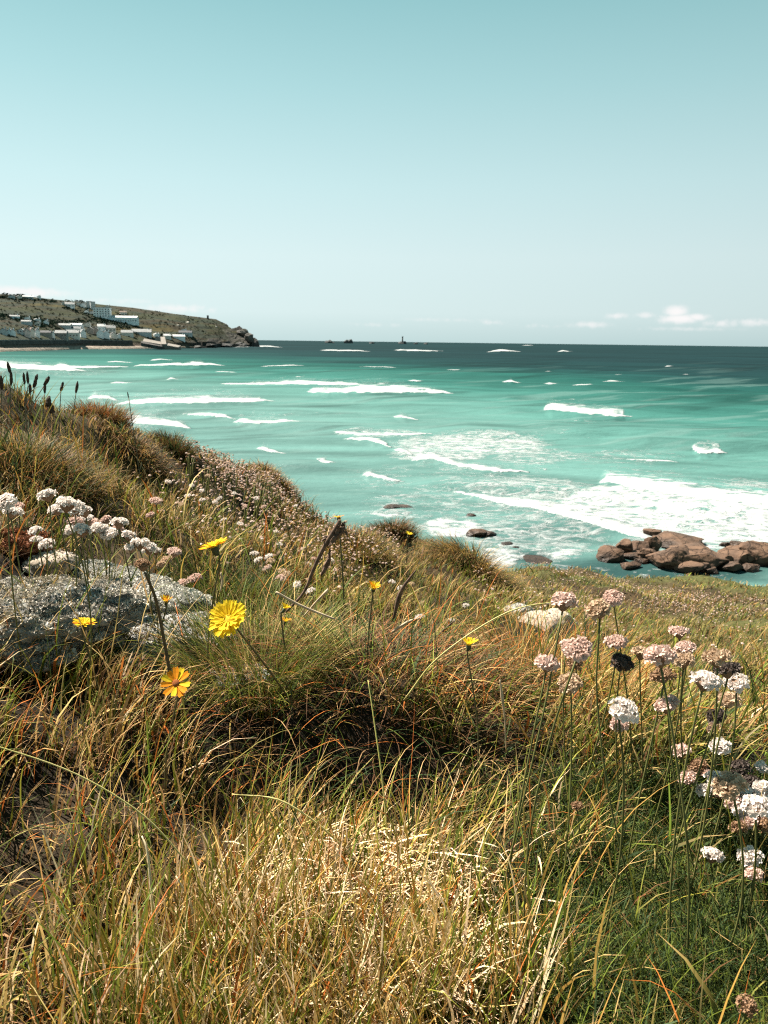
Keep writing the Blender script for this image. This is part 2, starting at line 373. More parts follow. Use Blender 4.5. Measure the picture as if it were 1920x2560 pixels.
# sand shallows and deep water
off = D * np.clip(1.0 + (spx - 700) / 1100, .62, 2.0)          # the bay shelves sooner on the open side
off = off * (1 + .25 * (vnoise(spx / 300, D / 60, 11) - .5))
stops = np.log([60, 130, 200, 300, 420, 560, 760, 1150])
cols = np.array([(.060, .120, .110), (.064, .132, .119), (.050, .122, .107), (.022, .088, .074), (.009, .055, .046), (.0055, .033, .031), (.004, .021, .022), (.004, .017, .019)])
lo = np.log(np.maximum(off, 40))
wc = np.stack([np.interp(lo, stops, cols[:, k]) for k in range(3)], 1)
streak = fbm(spx / 210, np.log(D) * 34 + spx / 900, 21, 3)
swl = fbm(spx / 420 + 4, np.log(D) * 20 + spx / 1500, 31, 3)
kk = 1 + .5 * (streak - .5) + .55 * (swl - .5)
wc *= kk[:, None]
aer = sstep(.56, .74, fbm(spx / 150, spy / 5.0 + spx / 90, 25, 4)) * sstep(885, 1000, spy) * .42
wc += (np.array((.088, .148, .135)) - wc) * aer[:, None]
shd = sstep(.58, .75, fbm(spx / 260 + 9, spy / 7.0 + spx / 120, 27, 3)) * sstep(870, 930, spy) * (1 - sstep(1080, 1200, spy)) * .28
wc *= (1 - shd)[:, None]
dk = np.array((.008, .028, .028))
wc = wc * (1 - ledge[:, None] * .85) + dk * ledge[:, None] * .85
# swell
amp = np.clip(D / 160, .25, 1) * np.where(D < 1500, 1, 0)
ph = (SY * math.cos(.12) + SX * math.sin(.12))
sw = (fbm(SX / 38, ph / 9, 41, 3) - .5) * .95 + (fbm(SX / 13, ph / 4.2, 47, 2) - .5) * .35
hz = hz + sw * amp * .5 + foam * (fbm(SX / 1.6, SY / 1.2, 51, 3) - .4) * .22 + lace * (fbm(SX / 1.1, SY / 1.0, 57, 2) - .5) * .10
SP[:, 2] = hz
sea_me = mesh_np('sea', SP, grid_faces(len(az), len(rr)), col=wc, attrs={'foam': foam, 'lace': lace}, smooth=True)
m, nt, out = mat('sea_water'); L = nt.links
p = N(nt, 'ShaderNodeBsdfPrincipled'); p.inputs['Roughness'].default_value = .33; p.inputs['IOR'].default_value = 1.08; p.inputs['Specular IOR Level'].default_value = .5
geo = N(nt, 'ShaderNodeNewGeometry')
ac = N(nt, 'ShaderNodeAttribute', attribute_name='col'); af = N(nt, 'ShaderNodeAttribute', attribute_name='foam'); al = N(nt, 'ShaderNodeAttribute', attribute_name='lace')
mp = N(nt, 'ShaderNodeMapping'); mp.inputs['Scale'].default_value = (.42, .62, 0); L.new(geo.outputs['Position'], mp.inputs['Vector'])
n1 = N(nt, 'ShaderNodeTexNoise'); n1.inputs['Scale'].default_value = 1.0; n1.inputs['Detail'].default_value = 7; n1.inputs['Roughness'].default_value = .62; n1.inputs['Distortion'].default_value = 1.1
L.new(mp.outputs[0], n1.inputs['Vector'])
wv = N(nt, 'ShaderNodeVectorMath', operation='MULTIPLY_ADD'); wv.inputs[1].default_value = (1.7, 1.7, 0)
L.new(n1.outputs['Color'], wv.inputs[0]); L.new(mp.outputs[0], wv.inputs[2])
vo = N(nt, 'ShaderNodeTexVoronoi', feature='DISTANCE_TO_EDGE'); vo.inputs['Scale'].default_value = 1.9; L.new(wv.outputs[0], vo.inputs['Vector'])
# lacy foam: thin edges of the cells, wider where the water is more broken
la = N(nt, 'ShaderNodeMath', operation='MULTIPLY_ADD'); la.inputs[1].default_value = 1.35; la.inputs[2].default_value = -.72
L.new(al.outputs['Fac'], la.inputs[0])
lb = N(nt, 'ShaderNodeMath', operation='MULTIPLY_ADD'); lb.inputs[1].default_value = 1.25; L.new(n1.outputs['Fac'], lb.inputs[0]); L.new(la.outputs[0], lb.inputs[2])
ve = N(nt, 'ShaderNodeMath', operation='MULTIPLY_ADD'); ve.inputs[1].default_value = -1.15; L.new(vo.outputs['Distance'], ve.inputs[0]); L.new(lb.outputs[0], ve.inputs[2])
lm = N(nt, 'ShaderNodeMapRange', interpolation_type='SMOOTHSTEP'); lm.inputs['From Min'].default_value = .36; lm.inputs['From Max'].default_value = .86; lm.inputs['To Max'].default_value = .92
L.new(ve.outputs[0], lm.inputs['Value'])
fa = N(nt, 'ShaderNodeMath', operation='MULTIPLY_ADD'); fa.inputs[1].default_value = .7; L.new(n1.outputs['Fac'], fa.inputs[0]); L.new(af.outputs['Fac'], fa.inputs[2])
fm = N(nt, 'ShaderNodeMapRange', interpolation_type='SMOOTHSTEP'); fm.inputs['From Min'].default_value = .60; fm.inputs['From Max'].default_value = 1.22
L.new(fa.outputs[0], fm.inputs['Value'])
mxf = N(nt, 'ShaderNodeMath', operation='MAXIMUM'); L.new(lm.outputs[0], mxf.inputs[0]); L.new(fm.outputs[0], mxf.inputs[1])
mc = N(nt, 'ShaderNodeMix', data_type='RGBA'); mc.inputs[7].default_value = (.285, .29, .287, 1)
L.new(mxf.outputs[0], mc.inputs['Factor']); L.new(ac.outputs['Color'], mc.inputs[6]); L.new(mc.outputs[2], p.inputs['Base Color'])
rgh = N(nt, 'ShaderNodeMath', operation='MULTIPLY_ADD', use_clamp=True); rgh.inputs[1].default_value = .6; rgh.inputs[2].default_value = .33
L.new(mxf.outputs[0], rgh.inputs[0]); L.new(rgh.outputs[0], p.inputs['Roughness'])
n2 = N(nt, 'ShaderNodeTexNoise'); n2.inputs['Scale'].default_value = .55; n2.inputs['Detail'].default_value = 6; n2.inputs['Roughness'].default_value = .6
mp2 = N(nt, 'ShaderNodeMapping'); mp2.inputs['Scale'].default_value = (.5, 1.0, 1); L.new(geo.outputs['Position'], mp2.inputs['Vector']); L.new(mp2.outputs[0], n2.inputs['Vector'])
hs = N(nt, 'ShaderNodeMath', operation='MULTIPLY_ADD'); hs.inputs[1].default_value = .35; L.new(mxf.outputs[0], hs.inputs[0]); L.new(n2.outputs['Fac'], hs.inputs[2])
bp = N(nt, 'ShaderNodeBump'); bp.inputs['Strength'].default_value = .75; bp.inputs['Distance'].default_value = .5
L.new(hs.outputs[0], bp.inputs['Height'])
df = N(nt, 'ShaderNodeBsdfDiffuse'); gls = N(nt, 'ShaderNodeBsdfGlossy'); gls.inputs['Roughness'].default_value = .35; msh = N(nt, 'ShaderNodeMixShader'); msh.inputs[0].default_value = .035
L.new(mc.outputs[2], df.inputs['Color']); L.new(bp.outputs[0], df.inputs['Normal']); L.new(bp.outputs[0], gls.inputs['Normal'])
L.new(df.outputs[0], msh.inputs[1]); L.new(gls.outputs[0], msh.inputs[2]); L.new(msh.outputs[0], out.inputs[0])
sea = tag(obj('sea', sea_me, m), 'turquoise sea with white breakers rolling in, darker towards the horizon', 'sea', kind='structure')

# ================================================================== THE HEADLAND
def hz_y(px): return 849 + (px - 580) * .01269
BASEY = [(-500, 884), (-100, 878), (0, 876), (60, 874), (200, 870), (330, 869.5), (440, 869), (500, 868.5), (600, 868), (650, 868)]
RIDGEY = [(-500, 660), (-150, 722), (0, 735), (60, 739), (110, 746), (160, 751), (215, 756), (250, 761), (330, 769), (400, 779), (450, 787), (500, 793), (520, 795.5), (540, 798),
          (556, 806), (568, 809), (580, 815), (600, 819), (612, 822), (622, 826), (630, 830), (634, 838), (641, 843), (646, 850), (650, 860)]
LEN = [(-500, 700), (0, 430), (200, 360), (400, 250), (550, 130), (620, 60), (650, 14)]
def h_point(px, t):
    """point of the headland at photograph column px; t=0 waterline, t=1 ridge, beyond 1 falling away"""
    by = np.interp(px, *zip(*BASEY)); ry = np.interp(px, *zip(*RIDGEY)); ln = np.interp(px, *zip(*LEN))
    D0 = 12.5 * F / (by - hz_y(px))
    tt = np.minimum(t, 1)
    s = .05 * sstep(.0, .05, tt) + .07 * sstep(.058, .075, tt) + .88 * (np.clip((tt - .05) / .95, 0, 1) ** .85)
    y = by + (ry - by) * s
    dist = D0 + ln * t
    d = fwd[None] + np.outer((px - 960) / F, rgt) - np.outer((y - 1280) / F, upv)
    P = CAM + d * (dist / np.hypot(d[:, 0], d[:, 1]))[:, None]
    P[:, 2] -= np.where(t > 1, (t - 1) * ln * .5, 0)
    return P
hx = np.concatenate([np.arange(-420, 470, 2.6), np.arange(470, 650.5, .8)]); ht = np.concatenate([np.linspace(0, 1, 72), [1.06, 1.2, 1.6, 2.4]])
HXg, HTg = np.meshgrid(hx, ht, indexing='ij'); HXf, HTf = HXg.ravel(), HTg.ravel()
HP = h_point(HXf, HTf)
rk = sstep(545, 600, HXf + 60 * (1 - HTf) * 0 + (fbm(HXf / 9, HTf * 9, 3) - .5) * 40)          # bare rock towards the point
cl = (1 - sstep(.10, .26, HTf + (fbm(HXf / 12, HTf * 6, 9) - .5) * .14)) * sstep(462, 500, HXf)  # sea cliff foot
rock = np.maximum(rk, cl)
HX_, HY_ = HP[:, 0], HP[:, 1]
rid = np.abs(fbm(HX_ / 14, HP[:, 2] / 8, 71, 4) - .5) * 2
bl = np.floor(fbm(HX_ / 22, HP[:, 2] / 9, 75, 2) * 7) / 7
rel = (.25 + .75 * sstep(0, .1, HTf))
HP[:, 2] += rel * np.where(HTf < .98, (fbm(HX_ / 30, HY_ / 30, 61, 4) - .5) * 7 * np.clip(HTf * 3, 0, 1), 0) * (1 - rock * .6)
HP[:, 2] += rock * rel * ((rid - .35) * 9 + (bl - .5) * 7) * np.clip(np.minimum(1, HP[:, 2] / 8), 0, 1)
HP[:, 1] += rock * (rid - .3) * 16 + (fbm(HX_ / 60, HP[:, 2] / 12, 65, 3) - .5) * 16 * sstep(.1, .3, HTf)
fringe = HTf <= 0.0
HP[fringe, 2] = -1.2
n_a = fbm(HX_ / 55, HTf * 9, 81, 4); n_b = fbm(HX_ / 18, HTf * 22, 85, 4); n_c = fbm(HX_ / 110 + 7, HTf * 4 + HX_ / 130, 89, 3)
olive = np.array((.023, .026, .010)); brown = np.array((.026, .021, .011)); gold = np.array((.050, .040, .011)); shrub = np.array((.016, .022, .014)); stone = np.array((.055, .049, .042)); wet = np.array((.014, .013, .013))
hc = olive + (brown - olive) * sstep(.38, .6, n_a)[:, None]
hc = hc + (gold - hc) * (sstep(.60, .74, n_c) * .8)[:, None]
hc = hc + (shrub - hc) * (sstep(.47, .57, n_b) * .85)[:, None]
hc = hc + (stone - hc) * (rock * sstep(.3, .5, fbm(HX_ / 6, HP[:, 2] / 4, 91)))[:, None]
hc = hc + (wet - hc) * (sstep(.35, .65, rid + .1) * rock * .7)[:, None]
hc = hc + (wet - hc) * (cl * (1 - sstep(.02, .14, HTf)) * .9)[:, None]
sand = np.array((.24, .20, .16)); pebble = np.array((.13, .095, .075))
bch = (1 - sstep(.05, .075, HTf)) * (1 - sstep(440, 485, HXf))
hc = hc + ((sand + (pebble - sand) * sstep(.018, .04, HTf + (n_b - .5) * .03)[:, None]) - hc) * bch[:, None]
land_m = attr_mat('headland_turf', .95, .1, 0, .16, .45, 1.6)
head = tag(obj('headland', mesh_np('headland', HP, grid_faces(len(hx), len(ht)), col=hc, smooth=False), land_m),
           'olive and brown headland sloping down to dark rocks at its seaward point', 'headland', kind='structure')
HPg = HP.reshape(len(hx), len(ht), 3)
def on_headland(px, py):
    """surface point of the headland seen at pixel (px,py)"""
    i = int(np.argmin(abs(hx - px))); q = HPg[i, :72]
    _, yy = pix(q); k = int(np.argmin(abs(yy - py)))
    return q[k]

# scrub on the hill: a mass of small shrubs that reads as one
sv, sf, scol = [], [], []
def shrub_blob(c, s, colr):
    b = len(sv)
    for k in range(10):
        a1, a2 = random.random() * 6.28, random.uniform(-.2, 1.4); r_ = s * random.uniform(.6, 1)
        q = np.array((math.cos(a1) * math.cos(a2), math.sin(a1) * math.cos(a2), math.sin(a2) * .75)) * r_ + c
        u = np.array((random.uniform(-1, 1), random.uniform(-1, 1), random.uniform(-.6, .6))) * s * .65; w_ = np.array((random.uniform(-.5, .5), random.uniform(-.5, .5), random.uniform(.3, 1))) * s * .6
        sv.extend([q - u, q + u, q + w_]); sf.append((len(sv) - 3, len(sv) - 2, len(sv) - 1)); scol.extend([colr] * 3)
DARKBAND = [((0, 745), (140, 755), 3), ((0, 790), (190, 812), 5), ((40, 800), (110, 812), 4), ((180, 806), (270, 800), 5), ((255, 808), (345, 812), 5), ((290, 818), (330, 824), 4), ((100, 815), (150, 822), 4),
            ((160, 770), (235, 774), 3), ((200, 782), (260, 800), 4), ((260, 792), (345, 794), 3), ((160, 748), (215, 756), 1.5), ((330, 833), (380, 838), 3), ((0, 738), (60, 741), 1.5), ((45, 739), (62, 740), 2), ((400, 838), (480, 846), 3), ((-200, 800), (0, 790), 7), ((-200, 750), (0, 745), 5)]
for (a0, a1, sp) in DARKBAND:
    n_ = int(max(14, (abs(a1[0] - a0[0]) * sp) * .22))
    for k in range(n_):
        t = random.random(); px_ = a0[0] + (a1[0] - a0[0]) * t; py_ = a0[1] + (a1[1] - a0[1]) * t + random.gauss(0, sp * .7)
        shrub_blob(on_headland(px_, py_), random.uniform(1.2, 2.8), np.array((.018, .03, .018)) * random.uniform(.7, 2.0))
for k in range(900):
    px_ = random.uniform(-300, 560); t = random.uniform(.16, .98); i = int(np.argmin(abs(hx - px_))); q = HPg[i, int(t * 71)]
    shrub_blob(q, random.uniform(.8, 2.2), np.array(random.choice([(.016, .022, .012), (.036, .034, .016), (.026, .028, .013)])))
tag(obj('scrub', mesh_np('scrub', np.array(sv), None, np.array(sf), col=np.array(scol)), attr_mat('scrub_leaf', .9, .1)),
    'dark green scrub and gorse scattered over the far hillside', 'scrub', kind='stuff')

# ------------------------------------------------------------------ village
def wallmat(n, c): return simple(n, c, .9, .12, .25)
WM = {'white': wallmat('white_render', (.80, .80, .79)), 'cream': wallmat('cream_render', (.66, .60, .53)), 'stone': wallmat('granite_wall', (.26, .235, .21)), 'pink': wallmat('pink_render', (.64, .50, .45)), 'grey': wallmat('grey_render', (.44, .46, .46)), 'blue': wallmat('pale_blue_render', (.58, .68, .70))}
RM = {'slate': simple('slate_roof', (.085, .088, .092), .8, .25, .4), 'grey': simple('grey_roof', (.19, .19, .186), .85, .2, .4), 'dark': simple('dark_roof', (.035, .036, .04), .8, .3, .4), 'pale': simple('pale_roof', (.40, .40, .39), .8, .2, .4), 'brown': simple('brown_roof', (.13, .09, .07), .85, .25, .4)}
GLASS = simple('dark_window_glass', (.03, .035, .04), .2, .2, 2, 0, .5)
def house(x0, x1, ytop, ybase, wm, rm, label, depth=.75, roof=.42, flat=False, windows=0, chim=True, name='house'):
    """a house whose front spans x0..x1, eaves-to-ground within ytop..ybase as seen from the viewpoint"""
    c = on_headland((x0 + x1) / 2, ybase)
    mp_ = math.hypot(c[0], c[1]) / F
    w = (x1 - x0) * mp_; h = max(3.4, (ybase - ytop) * mp_); d = max(6.0, min(w * depth, 14))
    wall_h = h if flat else h * (1 - roof); face = math.atan2(-c[0], c[1]) + random.uniform(-.25, .25)
    root = empty(name, (c[0], c[1], c[2] + 1.2)); root.rotation_euler[2] = face
    gable_front = (not flat) and w < 9
    obj('wall', MB().box((0, d * .5, -4.5), (w, d, wall_h + 4.5)).mesh('wall', WM[wm]), None, root)
    if flat: rf = obj('roof', MB().box((0, d * .5, wall_h + .003), (w + .5, d + .5, .5)).mesh('roof', RM[rm]), None, root)
    elif gable_front:
        obj('gable', MB().gable((0, d * .5, wall_h + .002), (d - .1, w - .1), h - wall_h - .25, math.pi / 2, 0).mesh('gable', WM[wm]), None, root)
        mb = MB()
        for s in (-1, 1):
            t_ = math.atan2(h - wall_h, w / 2); l_ = math.hypot(h - wall_h, w / 2) + .5; b = len(mb.v)
            for (a, yv) in ((0, -.35), (l_, -.35), (l_, d + .35), (0, d + .35)):
                for th_ in (0, .22): mb.v.append((s * (w / 2 + .35 - math.cos(t_) * a), yv, wall_h - .2 + math.sin(t_) * a + th_))
            mb.f += [(b, b + 2, b + 4, b + 6), (b + 1, b + 7, b + 5, b + 3)] + [(b + 2 * i, b + 2 * ((i + 1) % 4), b + 2 * ((i + 1) % 4) + 1, b + 2 * i + 1)[::-1] for i in range(4)]
        rf = obj('roof', mb.mesh('roof', RM[rm]), None, root)
    else: rf = obj('roof', MB().gable((0, d * .5, wall_h + .002), (w, d), h - wall_h, 0).mesh('roof', RM[rm]), None, root)
    if chim and not flat: obj('chimney', MB().box((w * .36, d * .5, wall_h + (h - wall_h) * .4), (.9, .8, (h - wall_h) * .6 + 1.1)).mesh('chimney', WM[wm]), None, rf)
    if windows:
        rows = max(1, int(wall_h / 3))
        for r_ in range(rows):
            for k in range(windows):
                obj('window', MB().box(((k + .5) / windows * w - w / 2, -.02, r_ * 3.0 + 1.0), (w / windows * .42, .12, 1.4)).mesh('window', GLASS), None, root)
    return tag(root, label, 'house', 'houses of the far village')
V = [  # x0,x1,ytop,ybase,wall,roof,label,options
    (238, 274, 774, 796, 'white', 'grey', 'tall white hotel standing high on the far hillside', dict(flat=True, windows=6)),
    (276, 342, 793, 807, 'blue', 'pale', 'long pale terrace stretched below the white hotel on the hillside', dict(windows=12, roof=.3)),
    (166, 186, 758, 769, 'white', 'grey', 'white house below the ridge, with scrub under it', dict(windows=3)),
    (190, 200, 760, 766, 'cream', 'slate', 'small cream cottage between two white houses near the ridge', {}),
    (202, 213, 760, 770, 'white', 'slate', 'small white house just left of the grey blocks under the ridge', {}),
    (216, 226, 758, 772, 'grey', 'slate', 'narrow grey block near the ridge, first of a pair', dict(flat=True)),
    (228, 238, 759, 774, 'grey', 'pale', 'narrow grey block near the ridge, second of a pair', dict(flat=True)),
    (212, 222, 777, 784, 'white', 'dark', 'tiny white cottage left of the tall hotel', {}),
    (226, 236, 781, 787, 'grey', 'dark', 'tiny grey cottage tucked against the tall hotel', {}),
    (262, 274, 766, 774, 'cream', 'grey', 'cream cottage above the tall hotel', {}),
    (303, 318, 780, 787, 'cream', 'brown', 'lone brown-roofed cottage above the long terrace', {}),
    (153, 160, 759, 763, 'cream', 'slate', 'tiny cream bungalow at the end of the ridge houses', {}),
    (21, 34, 741, 747, 'grey', 'grey', 'low grey bungalow first along the skyline from the left', {}),
    (44, 54, 742, 747, 'cream', 'slate', 'low cream bungalow second along the skyline from the left', {}),
    (58, 80, 743, 748, 'grey', 'pale', 'long low grey bungalow third along the skyline', {}),
    (93, 101, 743, 748, 'white', 'grey', 'small white bungalow fourth along the skyline', {}),
    (32, 51, 791, 798, 'blue', 'grey', 'pale roofed house at the upper left of the mid-slope row', {}),
    (65, 78, 797, 804, 'white', 'pale', 'white house second of the mid-slope row', {}),
    (54, 74, 806, 812, 'grey', 'grey', 'grey house below the white one of the mid-slope row', {}),
    (88, 103, 801, 807, 'white', 'pale', 'white house third of the mid-slope row', {}),
    (86, 98, 809, 814, 'cream', 'grey', 'cream house below the third of the mid-slope row', {}),
    (109, 119, 804, 814, 'white', 'slate', 'white gabled house at the right end of the mid-slope row', {}),
    (2, 16, 826, 838, 'grey', 'dark', 'dark-roofed grey house at the far left of the sea front', {}),
    (17, 26, 827, 838, 'blue', 'dark', 'bluish house with dark roof second on the sea front', {}),
    (27, 40, 827, 838, 'white', 'dark', 'white house with dark roof third on the sea front', {}),
    (43, 61, 828, 838, 'grey', 'grey', 'grey house fourth on the sea front', dict(windows=3)),
    (64, 75, 825, 843, 'pink', 'brown', 'pink gabled house on the sea front, first of a pair', {}),
    (76, 87, 825, 842, 'cream', 'brown', 'cream gabled house on the sea front, second of a pair', {}),
    (89, 99, 826, 843, 'white', 'dark', 'white gabled house standing end-on to the sea front', {}),
    (100, 124, 831, 842, 'stone', 'dark', 'stone house under a wide dark roof on the sea front', {}),
    (127, 138, 834, 845, 'white', 'grey', 'small white cottage beside the wide dark roof', {}),
    (140, 165, 830, 845, 'stone', 'grey', 'left half of the big granite row on the sea front', dict(windows=4)),
    (166, 194, 829, 845, 'cream', 'grey', 'right half of the big granite row on the sea front', dict(windows=4)),
    (138, 172, 813, 820, 'grey', 'grey', 'long grey-roofed house behind the granite row', dict(roof=.6)),
    (172, 201, 811, 819, 'white', 'pale', 'long white house uppermost behind the granite row', {}),
    (164, 198, 820, 831, 'white', 'slate', 'long white house directly above the granite row', dict(windows=5)),
    (203, 215, 828, 844, 'white', 'grey', 'white gabled house right of the granite row', {}),
    (209, 224, 810, 818, 'cream', 'grey', 'cream house above the crowded centre of the village', {}),
    (217, 231, 822, 835, 'stone', 'grey', 'granite house with grey roof in the crowded village centre', {}),
    (232, 244, 822, 836, 'stone', 'slate', 'granite house with slate roof in the crowded village centre', {}),
    (246, 263, 814, 827, 'white', 'pale', 'white house topmost in the crowded village centre', {}),
    (265, 287, 817, 831, 'cream', 'grey', 'broad cream house at the upper right of the village centre', dict(windows=3)),
    (243, 258, 828, 846, 'white', 'pale', 'tall white house at the front of the village centre', {}),
    (260, 275, 830, 846, 'white', 'grey', 'tall white house with grey roof at the front of the centre', {}),
    (277, 292, 834, 846, 'cream', 'slate', 'cream cottage at the right of the village centre front', {}),
    (294, 302, 838, 846, 'white', 'grey', 'tiny white cottage at the end of the village front', {}),
    (306, 332, 828, 840, 'cream', 'grey', 'low cream building left of the harbour slipway', dict(roof=.5)),
    (334, 378, 826, 839, 'grey', 'grey', 'low wide grey-roofed building above the harbour', dict(roof=.55)),
    (386, 400, 836, 843, 'white', 'pale', 'small white building above the slipway', {}),
    (413, 429, 838, 848, 'cream', 'pale', 'cream shed right of the slipway', {}),
    (434, 461, 839, 849, 'white', 'pale', 'white boathouse beside the harbour cliffs', {}),
    (450, 480, 829, 838, 'grey', 'dark', 'dark-roofed house highest above the boathouse', dict(roof=.5)),
    (455, 468, 825, 830, 'white', 'grey', 'tiny pale cottage behind the dark-roofed harbour house', {}),
    (388, 400, 845, 855, 'stone', 'dark', 'dark stone net store on the slipway', {}),
]
for x0, x1, yt_, yb_, w_, r_, lab, kw in V: house(x0, x1, yt_, yb_, w_, r_, lab, **kw)

concrete = simple('pale_concrete', (.15, .13, .11), .9, .15, .3); darkwall = simple('dark_granite_wall', (.06, .055, .05), .9, .35, .2, .3)
# sea wall: dark stone wall with a pale parapet
def ribbon(pts, thick, hgt):
    mb = MB()
    for i, (p, q) in enumerate(zip(pts[:-1], pts[1:])):
        p, q = Vector(p), Vector(q); n_ = Vector((q - p).to_2d()).orthogonal().normalized() if False else Vector(((q - p).y, -(q - p).x, 0)).normalized()
        b = len(mb.v); o_ = n_ * thick * .5
        for base in (p - o_, q - o_, q + o_, p + o_): mb.v.append(tuple(base))
        for k in range(4): v_ = mb.v[b + k]; mb.v.append((v_[0], v_[1], v_[2] + hgt))
        mb.f += [(b, b + 3, b + 2, b + 1), (b + 4, b + 5, b + 6, b + 7)] + [(b + k, b + (k + 1) % 4, b + 4 + (k + 1) % 4, b + 4 + k) for k in range(4)]
    return mb
wp = [Vector(h_point(np.array([float(x)]), np.array([.07]))[0]) - Vector((0, 0, 2)) for x in range(-150, 345, 15)]
swl_ = empty('sea_wall', wp[10])
def rel_(pts, o): return [tuple(Vector(p) - Vector(o)) for p in pts]
obj('wall', ribbon(rel_(wp, wp[10]), 2.2, 3.6).mesh('wall', darkwall), None, swl_)
obj('parapet', ribbon(rel_([p + Vector((0, 0, 3.603)) for p in wp], wp[10]), 1.2, .8).mesh('parapet', simple('parapet_stone', (.20, .19, .175), .9, .2, .3)), None, swl_)
tag(swl_, 'long dark sea wall between the village and the pebble beach', 'wall')
# slipway / breakwater
sp_ = [at(355, 852, 985), at(385, 858, 985), at(420, 865, 975), at(455, 868, 965)]
sr = empty('harbour_slipway', sp_[0])
def slab(name, quad, th, mt, parent, o):
    mb = MB(); b = 0
    for q in quad: mb.v.append(tuple(np.array(q) - np.array(o)))
    for q in quad: mb.v.append(tuple(np.array(q) - np.array(o) - np.array((0, 0, th))))
    mb.f += [(0, 1, 2, 3), (7, 6, 5, 4)] + [(k, k + 4, (k + 1) % 4 + 4, (k + 1) % 4) for k in range(4)]
    return obj(name, mb.mesh(name, mt), None, parent)
slab('apron', [at(357, 853, 972), at(446, 868, 966), at(452, 864, 1000), at(360, 846, 1000)], 6, concrete, sr, sp_[0])
slab('ramp', [at(404, 860, 968), at(416, 860, 968), at(412, 842, 1010), at(401, 842, 1010)], 5, concrete, sr, sp_[0])
slab('quay', [at(352, 857, 968), at(405, 866, 964), at(408, 863, 970), at(352, 852, 972)], 4, darkwall, sr, sp_[0])
tag(sr, 'pale concrete slipway running down into the harbour below the village', 'slipway')
rocks_m = simple('dark_shore_rock', (.045, .042, .038), .85, .4, .15, .5)

# ------------------------------------------------------------------ boulders
def boulder_mesh(name, size, seed, mt, cuts=9, sub=4, rough=.10, boxy=.55, fine=.025):
    r_ = random.Random(seed); bm = bmesh.new(); bmesh.ops.create_icosphere(bm, subdivisions=sub, radius=1.0)
    planes = []
    for k in range(cuts):
        n_ = Vector((r_.gauss(0, 1), r_.gauss(0, 1), r_.gauss(0, .8))).normalized(); planes.append((n_, r_.uniform(.58, .86)))
    for v in bm.verts:
        q = v.co.copy(); e = 1 + 2.4 * boxy
        k_ = (abs(q.x) ** (2 * e) + abs(q.y) ** (2 * e) + abs(q.z) ** (2 * e)) ** (1 / (2 * e))
        q = q * (1 - boxy) + (q / k_) * boxy * .9
        for n_, d_ in planes:
            t_ = q.dot(n_) - d_
            if t_ > 0: q -= n_ * t_ * .96
        o_ = Vector((seed * 3.1, seed * 1.7, 0))
        q *= 1 + rough * mnoise.fractal(q * 1.6 + o_, 1, 2, 4) + fine * mnoise.fractal(q * 7 + o_, 1, 2, 3)
        v.co = Vector((q.x * size[0], q.y * size[1], q.z * size[2]))
    me = bpy.data.meshes.new(name); bm.to_mesh(me); bm.free()
    me.materials.append(mt); me.polygons.foreach_set('use_smooth', [True] * len(me.polygons)); return me
